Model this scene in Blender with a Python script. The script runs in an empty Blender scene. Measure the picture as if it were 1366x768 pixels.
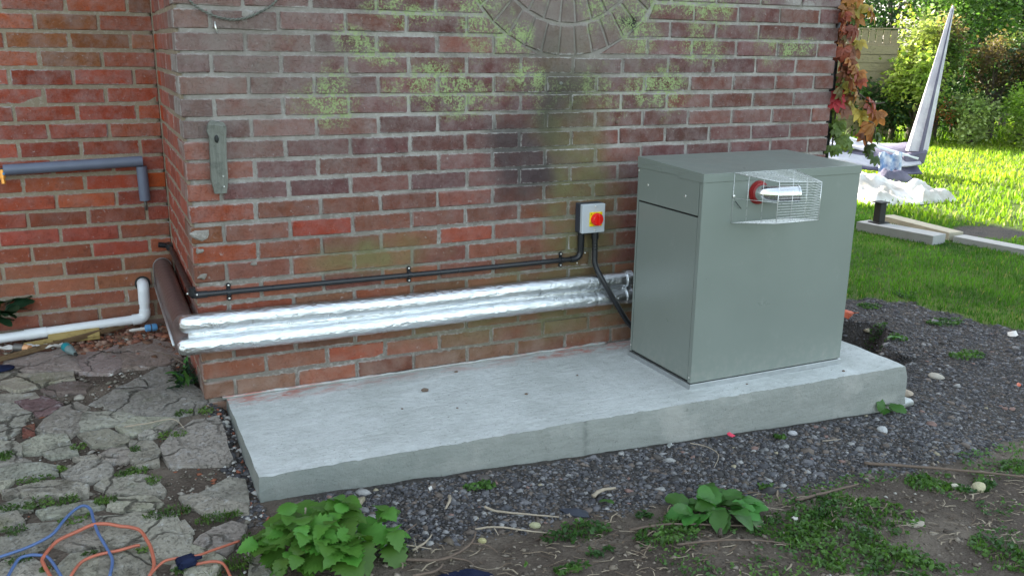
import bpy, math, random, colorsys
import numpy as np
from mathutils import Vector, Matrix
R=random.Random(7); NR=np.random.default_rng(7)
C=bpy.context.scene.collection; SC=bpy.context.scene
# ------------------------------------------------------------------ camera
cam_d=bpy.data.cameras.new('camera'); cam=bpy.data.objects.new('camera',cam_d); C.objects.link(cam)
cam_d.sensor_width=36; cam_d.lens=31.4186; cam_d.clip_start=.05; cam_d.clip_end=2000
cf=Vector((0.4114239,0.87449282,-0.2568904)); cr=Vector((0.90607597,-0.4229642,0.01129726)); cu=cr.cross(cf)
mw=Matrix(((cr.x,cu.x,-cf.x,-0.27947517),(cr.y,cu.y,-cf.y,-3.15638696),(cr.z,cu.z,-cf.z,1.22098614),(0,0,0,1)))
cam.matrix_world=mw; SC.camera=cam
# ------------------------------------------------------------------ light
SUN_AZ=math.atan2(-.35,.94); SUN_EL=math.radians(26)
w=bpy.data.worlds.new('World'); SC.world=w; w.use_nodes=True
nt=w.node_tree; nt.nodes.clear()
sky=nt.nodes.new('ShaderNodeTexSky'); sky.sky_type='NISHITA'; sky.sun_disc=False
sky.sun_elevation=SUN_EL; sky.sun_rotation=SUN_AZ; sky.air_density=1.0; sky.dust_density=2.5; sky.ozone_density=1.0
bg=nt.nodes.new('ShaderNodeBackground'); bg.inputs['Strength'].default_value=.15
wo=nt.nodes.new('ShaderNodeOutputWorld'); hz=nt.nodes.new('ShaderNodeHueSaturation'); hz.inputs['Saturation'].default_value=.52; hz.inputs['Hue'].default_value=.475; nt.links.new(sky.outputs[0],hz.inputs['Color']); nt.links.new(hz.outputs[0],bg.inputs[0]); nt.links.new(bg.outputs[0],wo.inputs[0])
sd=bpy.data.lights.new('sun','SUN'); sd.energy=5.0; sd.angle=math.radians(.5); sd.color=(1,.93,.8)
so=bpy.data.objects.new('sun',sd); C.objects.link(so)
sdir=Vector((math.sin(SUN_AZ)*math.cos(SUN_EL),math.cos(SUN_AZ)*math.cos(SUN_EL),math.sin(SUN_EL)))
so.rotation_euler=sdir.to_track_quat('Z','Y').to_euler(); so.location=sdir*30
vs=SC.view_settings; vs.view_transform='Standard'; vs.look='None'; vs.gamma=1; vs.exposure=2.2
SC.render.resolution_x=1024; SC.render.resolution_y=575
# positions in metres measured for the paving stones and cords
STONES=[[[-0.409,0.62],[-0.259,0.669],[-0.254,0.442],[-0.301,0.397],[-0.399,0.441]],[[-0.674,0.513],[-0.43,0.437],[-0.43,0.363],[-0.534,0.358],[-0.613,0.332],[-0.668,0.408]],[[-0.658,0.662],[-0.474,0.703],[-0.417,0.599],[-0.407,0.451],[-0.574,0.514],[-0.675,0.536]],[[-0.523,0.319],[-0.45,0.356],[-0.365,0.302],[-0.391,0.248],[-0.496,0.267]],[[-0.662,0.323],[-0.552,0.295],[-0.54,0.237],[-0.613,0.238],[-0.658,0.248]],[[-0.601,0.22],[-0.522,0.257],[-0.463,0.148],[-0.497,0.092],[-0.536,0.094]],[[-0.657,0.235],[-0.607,0.209],[-0.557,0.114],[-0.578,0.061],[-0.576,0.013],[-0.639,-0.053]],[[-0.569,0.005],[-0.538,0.022],[-0.545,-0.046],[-0.573,-0.041]],[[-0.465,0.123],[-0.411,0.155],[-0.38,0.091],[-0.406,0.045],[-0.412,-0.061],[-0.439,-0.093],[-0.532,-0.024],[-0.507,0.047]],[[-0.399,0.086],[-0.252,-0.002],[-0.242,-0.028],[-0.288,-0.061],[-0.403,-0.064]],[[-0.356,0.134],[-0.271,0.238],[-0.122,0.361],[-0.087,0.349],[-0.079,0.261],[-0.036,0.231],[-0.005,0.083],[-0.001,0.013],[-0.042,-0.057],[-0.119,-0.07],[-0.236,-0.007],[-0.302,0.062]],[[-0.25,0.424],[-0.246,0.638],[-0.121,0.709],[-0.032,0.613],[-0.041,0.461],[-0.118,0.408]],[[-0.289,-0.083],[-0.232,-0.031],[-0.142,-0.074],[-0.113,-0.1],[-0.181,-0.12],[-0.226,-0.153],[-0.26,-0.151]],[[-0.227,-0.168],[-0.19,-0.144],[-0.179,-0.185],[-0.205,-0.196],[-0.226,-0.189]],[[-0.178,-0.143],[-0.14,-0.113],[-0.1,-0.116],[-0.144,-0.155],[-0.172,-0.177]],[[-0.052,-0.144],[0.024,-0.131],[0.024,-0.287],[0.024,-0.412],[0.007,-0.435],[-0.15,-0.397],[-0.16,-0.332],[-0.161,-0.273],[-0.116,-0.186]],[[-0.405,-0.09],[-0.319,-0.094],[-0.265,-0.165],[-0.267,-0.2],[-0.302,-0.218],[-0.367,-0.185]],[[-0.586,-0.112],[-0.514,-0.072],[-0.448,-0.101],[-0.443,-0.133],[-0.476,-0.166],[-0.507,-0.179],[-0.561,-0.16]],[[-0.503,-0.19],[-0.463,-0.151],[-0.422,-0.175],[-0.418,-0.226],[-0.486,-0.216]],[[-0.639,-0.063],[-0.595,-0.089],[-0.576,-0.135],[-0.579,-0.177],[-0.635,-0.129]],[[-0.347,-0.265],[-0.313,-0.234],[-0.266,-0.27],[-0.255,-0.307],[-0.284,-0.321],[-0.325,-0.306]],[[-0.453,-0.324],[-0.397,-0.28],[-0.337,-0.302],[-0.322,-0.358],[-0.328,-0.4],[-0.398,-0.397],[-0.439,-0.369]],[[-0.629,-0.238],[-0.584,-0.236],[-0.522,-0.258],[-0.472,-0.295],[-0.476,-0.325],[-0.545,-0.322],[-0.625,-0.306]],[[-0.567,-0.374],[-0.508,-0.37],[-0.447,-0.392],[-0.391,-0.434],[-0.396,-0.482],[-0.447,-0.472],[-0.554,-0.416]],[[-0.608,-0.376],[-0.574,-0.38],[-0.569,-0.41],[-0.592,-0.419],[-0.608,-0.4]],[[-0.362,-0.431],[-0.33,-0.404],[-0.257,-0.417],[-0.204,-0.45],[-0.185,-0.526],[-0.195,-0.552],[-0.257,-0.521],[-0.324,-0.496]],[[-0.614,-0.501],[-0.571,-0.505],[-0.556,-0.557],[-0.585,-0.572],[-0.61,-0.57]],[[-0.514,-0.515],[-0.355,-0.526],[-0.352,-0.559],[-0.437,-0.563],[-0.504,-0.549]],[[-0.608,-0.614],[-0.536,-0.586],[-0.469,-0.6],[-0.462,-0.632],[-0.489,-0.683],[-0.533,-0.708],[-0.578,-0.711],[-0.602,-0.712]],[[-0.443,-0.61],[-0.376,-0.608],[-0.358,-0.634],[-0.359,-0.749],[-0.43,-0.736],[-0.47,-0.693]],[[-0.349,-0.611],[-0.27,-0.628],[-0.166,-0.682],[-0.163,-0.71],[-0.162,-0.744],[-0.139,-0.789],[-0.15,-0.846],[-0.185,-0.876],[-0.226,-0.851],[-0.333,-0.752],[-0.352,-0.692]],[[-0.155,-0.709],[-0.141,-0.707],[-0.131,-0.767],[-0.149,-0.771]],[[-0.082,-0.576],[0.008,-0.536],[0.045,-0.556],[0.039,-0.621],[0.032,-0.677],[0.017,-0.675],[-0.068,-0.619]],[[-0.137,-0.577],[-0.098,-0.587],[-0.066,-0.632],[0.029,-0.696],[0.019,-0.731],[-0.082,-0.694],[-0.129,-0.633]],[[-0.125,-0.82],[-0.105,-0.795],[-0.02,-0.764],[0.009,-0.793],[-0.017,-0.85],[-0.062,-0.889],[-0.096,-0.866]],[[-0.355,-0.792],[-0.253,-0.823],[-0.243,-0.907],[-0.261,-0.96],[-0.375,-0.916]],[[-0.176,-0.88],[-0.131,-0.832],[-0.101,-0.877],[-0.068,-0.927],[-0.103,-0.989],[-0.163,-0.95]],[[-0.474,-0.825],[-0.43,-0.763],[-0.366,-0.774],[-0.366,-0.857],[-0.392,-0.925],[-0.46,-0.899]],[[-0.601,-0.732],[-0.531,-0.745],[-0.485,-0.812],[-0.494,-0.886],[-0.594,-0.847]],[[-0.254,-0.2],[-0.194,-0.226],[-0.176,-0.292],[-0.19,-0.373],[-0.25,-0.37],[-0.263,-0.295]],[[0.008,-0.929],[0.101,-1.007],[0.1,-1.104],[0.077,-1.148],[-0.019,-1.052]],[[-0.313,-0.219],[-0.273,-0.233],[-0.266,-0.255],[-0.309,-0.23]],[[-0.533,-0.461],[-0.58,-0.435],[-0.617,-0.445],[-0.615,-0.485],[-0.539,-0.498]],[[-0.324,-0.521],[-0.215,-0.561],[-0.197,-0.6],[-0.268,-0.606],[-0.336,-0.565]],[[-0.624,-0.328],[-0.584,-0.334],[-0.614,-0.365],[-0.621,-0.371]],[[-0.634,-0.143],[-0.582,-0.19],[-0.548,-0.231],[-0.63,-0.21]],[[-0.422,-0.248],[-0.362,-0.26],[-0.358,-0.28],[-0.401,-0.269]]]
BLUE1=[[-0.61,-0.73],[-0.573,-0.725],[-0.537,-0.718],[-0.496,-0.699],[-0.471,-0.677],[-0.446,-0.625],[-0.419,-0.586],[-0.398,-0.575],[-0.381,-0.6],[-0.375,-0.652],[-0.365,-0.717],[-0.345,-0.797],[-0.335,-0.848],[-0.344,-0.908]]
BLUE2=[[-0.578,-0.828],[-0.556,-0.761],[-0.535,-0.752],[-0.511,-0.758],[-0.483,-0.782],[-0.452,-0.876]]
OR1=[[-0.476,-0.867],[-0.498,-0.793],[-0.495,-0.771],[-0.478,-0.737],[-0.458,-0.714],[-0.416,-0.694],[-0.377,-0.677],[-0.342,-0.686],[-0.308,-0.71],[-0.286,-0.721],[-0.261,-0.745],[-0.247,-0.793],[-0.239,-0.838],[-0.238,-0.904],[-0.252,-0.943]]
OR2=[[-0.435,-0.877],[-0.409,-0.827],[-0.371,-0.811],[-0.32,-0.81],[-0.279,-0.802],[-0.266,-0.8]]
OR3=[[-0.26,-0.95],[-0.22,-0.908],[-0.191,-0.906],[-0.136,-0.914],[-0.094,-0.899],[-0.018,-0.872]]
OR4=[[-0.138,-0.933],[-0.096,-0.942],[-0.072,-0.964],[-0.063,-1.016]]
GRAV=[[0.079,-0.537],[0.056,-0.796],[0.382,-1.089],[0.553,-1.097],[0.823,-1.121],[0.981,-1.107],[1.196,-1.185],[1.672,-1.173],[2.282,-1.209],[2.902,-1.255],[4.187,-0.387],[4.085,-0.234],[3.957,-0.037],[4.002,0.51],[3.839,0.763],[3.341,0.287],[3.118,-0.358]]
LAWNEDGE=[[3.849,0.836],[3.98,0.781],[4.002,0.51],[3.998,0.24],[3.957,-0.037],[4.085,-0.234],[4.334,-0.409]]
TUFTS=[[-0.409,-0.193,0.022,0.02],[-0.614,-0.178,0.022,0.024],[-0.526,-0.355,0.048,0.018],[-0.451,-0.5,0.041,0.02],[-0.519,-0.491,0.041,0.028],[-0.344,-0.539,0.032,0.016],[-0.266,-0.405,0.05,0.017],[-0.207,-0.471,0.022,0.021],[-0.423,-0.612,0.04,0.018],[-0.57,-0.608,0.029,0.019],[-0.181,-0.663,0.062,0.022],[-0.057,-0.732,0.062,0.022],[-0.078,-0.064,0.031,0.016],[-0.006,-0.077,0.023,0.017],[-0.106,-0.219,0.021,0.02],[-0.147,-0.204,0.024,0.021],[-0.555,-0.752,0.028,0.013],[-0.261,-0.819,0.013,0.01],[-0.388,-0.782,0.019,0.008],[-0.031,-0.957,0.04,0.028],[0.004,-0.866,0.015,0.02],[-0.178,-0.934,0.018,0.015],[-0.594,-0.487,0.03,0.015],[-0.456,-0.318,0.011,0.014],[-0.247,-0.27,0.014,0.012],[-0.493,-0.814,0.011,0.008]]
WEEDS=[[0.87,-1.169,0.098,0.038],[0.877,-1.284,0.041,0.015],[1.127,-1.263,0.1,0.053],[1.109,-1.154,0.023,0.013],[1.513,-1.348,0.14,0.082],[1.545,-1.496,0.134,0.128],[1.69,-1.287,0.123,0.066],[1.816,-1.408,0.097,0.103],[2.155,-1.286,0.079,0.057],[2.23,-1.283,0.04,0.049],[1.675,-1.67,0.065,0.042],[1.974,-1.698,0.068,0.093],[1.683,-1.611,0.033,0.043],[2.28,-1.359,0.081,0.038],[2.547,-1.301,0.057,0.029],[1.571,-1.109,0.051,0.023],[0.717,-0.819,0.047,0.021],[2.52,-0.698,0.022,0.028],[1.923,-0.816,0.021,0.019],[2.273,-0.618,0.04,0.027],[4.142,0.58,0.07,0.075],[3.403,0.015,0.059,0.068],[3.463,0.187,0.064,0.033],[3.888,0.097,0.105,0.062],[3.728,0.479,0.068,0.05],[0.759,-1.328,0.05,0.018],[0.647,-1.286,0.03,0.011],[3.507,-0.351,0.094,0.05]]
CREEP=[[2.825,-0.01,1.422,"o"],[2.906,0.025,1.445,"y"],[2.867,0.01,1.333,"r"],[2.812,-0.005,1.364,"r"],[2.915,0.03,1.361,"o"],[2.873,0.015,1.261,"b"],[2.847,0.0,1.212,"r"],[2.926,0.035,1.222,"b"],[2.866,0.02,1.155,"b"],[2.916,0.005,1.146,"y"],[2.878,-0.01,1.116,"b"],[2.875,0.025,1.095,"g"],[2.936,0.01,1.109,"o"],[2.965,-0.005,1.089,"r"],[2.926,0.03,1.057,"c"],[2.821,0.015,1.018,"c"],[2.833,0.0,0.989,"g"],[2.923,0.035,1.02,"n"],[2.946,0.02,1.041,"o"],[3.037,0.005,0.992,"r"],[2.994,-0.01,0.953,"y"],[3.122,0.025,0.944,"o"],[2.978,0.01,0.976,"n"],[3.038,-0.005,0.882,"o"],[3.09,0.03,0.842,"b"],[2.865,0.015,0.926,"g"],[2.87,0.0,0.886,"g"],[2.868,0.035,0.848,"g"],[2.93,0.02,0.827,"g"],[2.947,0.005,0.8,"g"],[2.845,-0.01,0.798,"g"],[3.128,0.025,0.849,"d"],[3.07,0.01,0.778,"d"],[3.089,-0.005,0.739,"d"],[2.846,0.03,1.3,"b"],[2.898,0.015,1.179,"r"],[2.843,0.0,1.046,"n"],[2.957,0.035,1.262,"y"]]
# ------------------------------------------------------------------ helpers
def tag(o,label=None,cat=None,group=None,kind=None):
    if label: o['label']=label
    if cat: o['category']=cat
    if group: o['group']=group
    if kind: o['kind']=kind
    return o
def empty(name,loc=(0,0,0),label=None,cat=None,group=None,rz=0):
    o=bpy.data.objects.new(name,None); C.objects.link(o); o.location=loc; o.rotation_euler=(0,0,rz); o.empty_display_size=.05
    return tag(o,label,cat,group)
def newmesh(name,V,F,smooth=False):
    m=bpy.data.meshes.new(name); m.from_pydata([tuple(v) for v in V],[],F); m.validate(); m.update()
    if smooth: m.polygons.foreach_set('use_smooth',[True]*len(m.polygons))
    return m
def obj(name,m,mat=None,parent=None,loc=None,kind=None):
    o=bpy.data.objects.new(name,m); C.objects.link(o)
    if mat and not m.materials: m.materials.append(mat)
    if parent: o.parent=parent
    if loc: o.location=loc
    if kind: o['kind']=kind
    return o
def fastmesh(name,V,F,cols=None,smooth=False):
    """V (n,3); F (m,k) constant k; cols (m,3) per face colour"""
    V=np.asarray(V,np.float32); F=np.asarray(F,np.int32); k=F.shape[1]
    m=bpy.data.meshes.new(name); m.vertices.add(len(V)); m.vertices.foreach_set('co',V.ravel())
    m.loops.add(F.size); m.loops.foreach_set('vertex_index',F.ravel())
    m.polygons.add(len(F)); m.polygons.foreach_set('loop_start',np.arange(0,F.size,k,dtype=np.int32))
    m.polygons.foreach_set('loop_total',np.full(len(F),k,np.int32))
    if smooth: m.polygons.foreach_set('use_smooth',np.ones(len(F),bool))
    m.update(calc_edges=True)
    if cols is not None:
        a=m.color_attributes.new('tint','FLOAT_COLOR','CORNER')
        c=np.ones((len(F),k,4),np.float32); c[:,:,:3]=np.asarray(cols,np.float32)[:,None,:]
        a.data.foreach_set('color',c.ravel())
    return m
class MB:
    def __init__(s): s.V=[]; s.F=[]
    def add(s,V,F):
        o=len(s.V); s.V+= [tuple(v) for v in V]; s.F+=[tuple(i+o for i in f) for f in F]; return s
    def box(s,x0,x1,y0,y1,z0,z1,b=0.0):
        if b<=0:
            V=[(x,y,z) for z in (z0,z1) for y in (y0,y1) for x in (x0,x1)]
            F=[(0,2,3,1),(4,5,7,6),(0,1,5,4),(2,6,7,3),(0,4,6,2),(1,3,7,5)]
            return s.add(V,F)
        V,F=chbox((x0,x1,y0,y1,z0,z1),b); return s.add(V,F)
    def tube(s,path,r,n=10,cap=True,sub=0):
        V,F=tubegeo(path,r,n,cap,sub); return s.add(V,F)
    def mesh(s,name,smooth=False): return newmesh(name,s.V,s.F,smooth)
    def build(s,name,mat,parent=None,smooth=False,loc=None,kind=None,bevel=0,auto=None):
        o=obj(name,s.mesh(name,smooth),mat,parent,loc,kind)
        if bevel:
            mo=o.modifiers.new('bevel','BEVEL'); mo.width=bevel; mo.segments=2; mo.limit_method='ANGLE'
        if smooth and auto: o.data.set_sharp_from_angle(angle=math.radians(auto))
        return o
def chbox(B,b,jit=0,rnd=None,top=None):
    """chamfered box: 24 verts, 26 faces"""
    x0,x1,y0,y1,z0,z1=B; lo=(x0,y0,z0); hi=(x1,y1,z1); V=[];idx={}
    for cx in (0,1):
        for cy in (0,1):
            for cz in (0,1):
                c=(cx,cy,cz); p=[hi[i] if c[i] else lo[i] for i in range(3)]
                for a in range(3):
                    q=[p[i]+(0 if i==a else (-b if c[i] else b)) for i in range(3)]
                    if jit: q=[t+rnd.uniform(-jit,jit) for t in q]
                    idx[(c,a)]=len(V); V.append(tuple(q))
    F=[]
    for a in range(3):
        o=[i for i in range(3) if i!=a]
        for sgn in (0,1):
            cs=[]
            for (u,v) in ((0,0),(1,0),(1,1),(0,1)):
                c=[0,0,0]; c[a]=sgn; c[o[0]]=u; c[o[1]]=v; cs.append(idx[(tuple(c),a)])
            if (sgn==1)!=(a==1): F.append(tuple(cs))
            else: F.append(tuple(cs[::-1]))
    for a in range(3):            # edges along axis a
        o=[i for i in range(3) if i!=a]
        for u in (0,1):
            for v in (0,1):
                c0=[0,0,0]; c0[o[0]]=u; c0[o[1]]=v; c1=list(c0); c1[a]=1
                F.append((idx[(tuple(c0),o[0])],idx[(tuple(c1),o[0])],idx[(tuple(c1),o[1])],idx[(tuple(c0),o[1])]))
    for cx in (0,1):
        for cy in (0,1):
            for cz in (0,1):
                c=(cx,cy,cz); F.append((idx[(c,0)],idx[(c,1)],idx[(c,2)]))
    return V,F
def catmull(P,sub):
    P=[Vector(p) for p in P]
    if sub<=0: return P
    out=[]
    for i in range(len(P)-1):
        p0=P[max(i-1,0)];p1=P[i];p2=P[i+1];p3=P[min(i+2,len(P)-1)]
        for k in range(sub):
            t=k/sub; out.append(.5*((2*p1)+(p2-p0)*t+(2*p0-5*p1+4*p2-p3)*t*t+(3*p1-p0-3*p2+p3)*t**3))
    out.append(P[-1]); return out
def tubegeo(path,r,n=10,cap=True,sub=0,rf=None):
    P=catmull(path,sub); V=[];F=[]; N=len(P); up=None
    for i,p in enumerate(P):
        t=(P[min(i+1,N-1)]-P[max(i-1,0)]).normalized()
        if up is None:
            up=Vector((0,0,1)) if abs(t.z)<.9 else Vector((0,1,0))
        a=t.cross(up).normalized(); up=a.cross(t).normalized()
        rr=r(i/(N-1)) if callable(r) else r
        for k in range(n):
            th=2*math.pi*k/n; q=rr*(rf(i,th) if rf else 1)
            V.append(p+a*math.cos(th)*q+up*math.sin(th)*q)
    for i in range(N-1):
        for k in range(n):
            k2=(k+1)%n; F.append((i*n+k,i*n+k2,(i+1)*n+k2,(i+1)*n+k))
    if cap: F.append(tuple(range(n-1,-1,-1))); F.append(tuple((N-1)*n+k for k in range(n)))
    return V,F
def cyl(c0,c1,r,n=16): return tubegeo([c0,c1],r,n)
def sphere(c,r,n=12,m=8,sc=(1,1,1)):
    V=[];F=[]
    for j in range(m+1):
        ph=math.pi*j/m
        for i in range(n):
            th=2*math.pi*i/n; V.append((c[0]+r*sc[0]*math.sin(ph)*math.cos(th),c[1]+r*sc[1]*math.sin(ph)*math.sin(th),c[2]+r*sc[2]*math.cos(ph)))
    for j in range(m):
        for i in range(n): F.append((j*n+i,(j+1)*n+i,(j+1)*n+(i+1)%n,j*n+(i+1)%n))
    return V,F
def fbm(x,y,s=1.0,seed=0,oct=4):
    """cheap value noise, numpy arrays, about -1..1"""
    x=np.asarray(x,float);y=np.asarray(y,float);out=np.zeros(np.broadcast(x,y).shape);amp=1;tot=0
    for o in range(oct):
        fx=x*s+seed*13.7+o*5.3; fy=y*s-seed*7.1+o*9.1; ix=np.floor(fx).astype(int);iy=np.floor(fy).astype(int);tx=fx-ix;ty=fy-iy
        tx=tx*tx*(3-2*tx);ty=ty*ty*(3-2*ty)
        def h(a,b):
            n=(a*374761393+b*668265263+seed*974711)&0x7fffffff; n=((n^(n>>13))*1274126177)&0x7fffffff; return ((n^(n>>16))&0xffff)/32767.5-1
        v=(h(ix,iy)*(1-tx)+h(ix+1,iy)*tx)*(1-ty)+(h(ix,iy+1)*(1-tx)+h(ix+1,iy+1)*tx)*ty
        out=out+v*amp;tot+=amp;amp*=.5;s*=2.03
    return out/tot
def sm(t): t=np.clip(t,0,1); return t*t*(3-2*t)
def g(x,y):
    x=np.asarray(x,float);y=np.asarray(y,float)
    left=-.015+.1*np.clip(y,-1.7,0)+.055*np.clip(y,0,1.2)
    right=-.075-.042*np.clip(x,0,3.0)
    t=sm((x-.02)/.1); z=left*(1-t)+right*t
    d=sm((x-2.72)/.1)*(1-sm((x-3.25-.15*np.sin(y*9))/.12))*sm((y+.33)/.12)*(1-sm((y-.38-.06*np.sin(x*11))/.07))
    z=z-.15*d
    return z+.05*np.exp(-((x-3.0)**2/.2+(y-.50)**2/.012))
def inpoly(px,py,poly):
    px=np.asarray(px);py=np.asarray(py);c=np.zeros(px.shape,bool);n=len(poly)
    for i in range(n):
        x1,y1=poly[i];x2,y2=poly[(i+1)%n]
        if y1==y2: continue
        c^=((y1>py)!=(y2>py))&(px<(x2-x1)*(py-y1)/(y2-y1)+x1)
    return c
# ------------------------------------------------------------------ materials
class NT:
    def __init__(s,name):
        s.m=bpy.data.materials.new(name); s.m.use_nodes=True; s.t=s.m.node_tree; s.t.nodes.clear()
        s.out=s.t.nodes.new('ShaderNodeOutputMaterial'); s.b=s.t.nodes.new('ShaderNodeBsdfPrincipled')
        s.t.links.new(s.b.outputs[0],s.out.inputs[0])
        s.pos=s.t.nodes.new('ShaderNodeNewGeometry').outputs['Position']
    def n(s,ty,**k):
        x=s.t.nodes.new('ShaderNode'+ty)
        for a,v in k.items(): setattr(x,a,v)
        return x
    def L(s,a,b): s.t.links.new(a,b)
    def put(s,sock,v):
        if isinstance(v,bpy.types.NodeSocket): s.L(v,sock)
        elif isinstance(v,(tuple,list)): sock.default_value=tuple(v)+((1,) if len(v)==3 and len(sock.default_value)==4 else ())
        else: sock.default_value=v
    def noise(s,scale,detail=3,rough=.55,vec=None,dist=0):
        x=s.n('TexNoise'); x.inputs['Scale'].default_value=scale; x.inputs['Detail'].default_value=detail
        x.inputs['Roughness'].default_value=rough; x.inputs['Distortion'].default_value=dist; s.L(vec or s.pos,x.inputs['Vector']); return x.outputs['Fac']
    def voro(s,scale,feature='F1',out='Distance',vec=None):
        x=s.n('TexVoronoi',feature=feature); x.inputs['Scale'].default_value=scale; s.L(vec or s.pos,x.inputs['Vector']); return x.outputs[out]
    def mix(s,f,a,b,mode='MIX'):
        x=s.n('Mix',data_type='RGBA',blend_type=mode); s.put(x.inputs[0],f); s.put(x.inputs[6],a); s.put(x.inputs[7],b); return x.outputs[2]
    def mp(s,v,a,b,c=0,d=1,clamp=True):
        x=s.n('MapRange',clamp=clamp); s.put(x.inputs[0],v); x.inputs[1].default_value=a;x.inputs[2].default_value=b;x.inputs[3].default_value=c;x.inputs[4].default_value=d; return x.outputs[0]
    def ma(s,op,a,b=0.0,c=0.0):
        x=s.n('Math',operation=op); s.put(x.inputs[0],a); s.put(x.inputs[1],b); s.put(x.inputs[2],c); return x.outputs[0]
    def scalevec(s,sx,sy,sz,vec=None):
        x=s.n('VectorMath',operation='MULTIPLY'); s.L(vec or s.pos,x.inputs[0]); x.inputs[1].default_value=(sx,sy,sz); return x.outputs[0]
    def blob(s,c,r,edge=.0,wob=None):
        """1 in the centre of an ellipsoid, falls to 0 at its rim"""
        a=s.n('VectorMath',operation='SUBTRACT'); s.L(wob or s.pos,a.inputs[0]); a.inputs[1].default_value=c
        b=s.n('VectorMath',operation='DIVIDE'); s.L(a.outputs[0],b.inputs[0]); b.inputs[1].default_value=r
        l=s.n('VectorMath',operation='LENGTH'); s.L(b.outputs[0],l.inputs[0]); return s.mp(l.outputs['Value'],1,edge,0,1)
    def maxs(s,l):
        v=l[0]
        for x in l[1:]: v=s.ma('MAXIMUM',v,x)
        return v
    def bump(s,h,dist=.003,st=1.0):
        x=s.n('Bump'); x.inputs['Distance'].default_value=dist; x.inputs['Strength'].default_value=st; s.L(h,x.inputs['Height']); s.L(x.outputs[0],s.b.inputs['Normal'])
    def set(s,col=None,rough=.8,metal=0,spec=None,trans=None):
        if col is not None: s.put(s.b.inputs['Base Color'],col)
        s.put(s.b.inputs['Roughness'],rough); s.put(s.b.inputs['Metallic'],metal)
        if spec is not None: s.put(s.b.inputs['Specular IOR Level'],spec)
        return s.m
    def translucent(s,col,f=.35):
        tr=s.n('BsdfTranslucent'); s.put(tr.inputs[0],col); mx=s.n('MixShader'); mx.inputs[0].default_value=f
        s.L(s.b.outputs[0],mx.inputs[1]); s.L(tr.outputs[0],mx.inputs[2]); s.L(mx.outputs[0],s.out.inputs[0])
def plain(name,col,rough=.5,metal=0,var=.12,scale=40,bump=0,spec=None):
    t=NT(name); n=t.noise(scale); c=t.mix(n,tuple(v*(1-var) for v in col),tuple(min(1,v*(1+var)) for v in col))
    if bump: t.bump(t.noise(scale*6,4),bump)
    return t.set(c,t.mp(n,.3,.7,max(rough-.06,0),min(1,rough+.06)),metal,spec)
BLOBS=[(.93,1.07,.20,.10),(.83,1.10,.15,.08),(.49,1.06,.12,.09),(1.83,1.07,.17,.08),(2.1,1.36,.12,.12),(2.54,1.24,.14,.05),(1.06,1.34,.10,.16),(.80,1.36,.16,.04),(1.25,1.13,.12,.05),(1.2,1.25,.13,.07),(1.74,1.33,.12,.12),(2.05,1.22,.15,.05),(1.95,1.42,.2,.05),(.62,1.22,.1,.06)]
def stains(t,c,front=True):
    """growth and soot that sit on the front wall"""
    wob=t.n('TexNoise'); wob.inputs['Scale'].default_value=4; wob.inputs['Detail'].default_value=5; t.L(t.pos,wob.inputs['Vector'])
    a=t.n('VectorMath',operation='MULTIPLY_ADD'); t.L(wob.outputs['Color'],a.inputs[0]); a.inputs[1].default_value=(.42,0,.20); t.L(t.pos,a.inputs[2]); b=t.n('VectorMath',operation='SUBTRACT'); t.L(a.outputs[0],b.inputs[0]); b.inputs[1].default_value=(.21,0,.10); wv=b.outputs[0]
    alg=t.maxs([t.blob((1.50,0,.62),(.24,1,.50),.45,wv),t.blob((1.43,0,1.0),(.16,1,.35),.3,wv),t.blob((1.35,0,.22),(.85,1,.22),.3,wv),t.blob((.62,0,.47),(.34,1,.10),.3,wv)])
    alg=t.ma('MULTIPLY',alg,t.mp(t.noise(6,4),.30,.58,.2,1.0))
    c=t.mix(t.ma('MULTIPLY',alg,.80),c,(.15,.145,.06))
    drt=t.maxs([t.blob((.22,0,1.2),(.55,1,.55),.2,wv),t.blob((1.44,0,1.52),(.50,1,.50),.75,wv)]); c=t.mix(t.ma('MULTIPLY',t.ma('MULTIPLY',drt,t.mp(t.noise(10,5,.7),.25,.6)),.62),c,(.215,.185,.165))
    soot=t.maxs([t.blob((1.25,0,.82),(.20,1,.27),.35,wv),t.blob((1.38,0,1.02),(.22,1,.30),.1,wv)]); c=t.mix(t.ma('MULTIPLY',soot,.70),c,(.035,.032,.035))
    soot2=t.blob((1.72,0,1.33),(.05,.2,.05),.3,wv); c=t.mix(t.ma('MULTIPLY',soot2,.9),c,(.012,.012,.012))
    gen=t.ma('MULTIPLY',t.blob((1.5,0,1.30),(1.4,1,.42),.2,wv),t.mp(t.noise(3.5,4,.65),.50,.68,0,.75))
    li=t.maxs([t.blob((x,0,z),(rx*1.25,1,rz*1.2),.0,wv) for x,z,rx,rz in BLOBS]+[gen])
    sp=t.mp(t.ma('MULTIPLY_ADD',t.noise(120,5,.75),.85,t.ma('MULTIPLY',t.noise(24,4,.65),.6)),.68,.80)
    lf=t.mp(t.ma('MULTIPLY',t.ma('POWER',li,.8),sp),.08,.6)
    c=t.mix(t.ma('MULTIPLY',lf,.85),c,t.mix(t.noise(60,3),(.18,.25,.075),(.38,.46,.23)))
    return c
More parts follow.
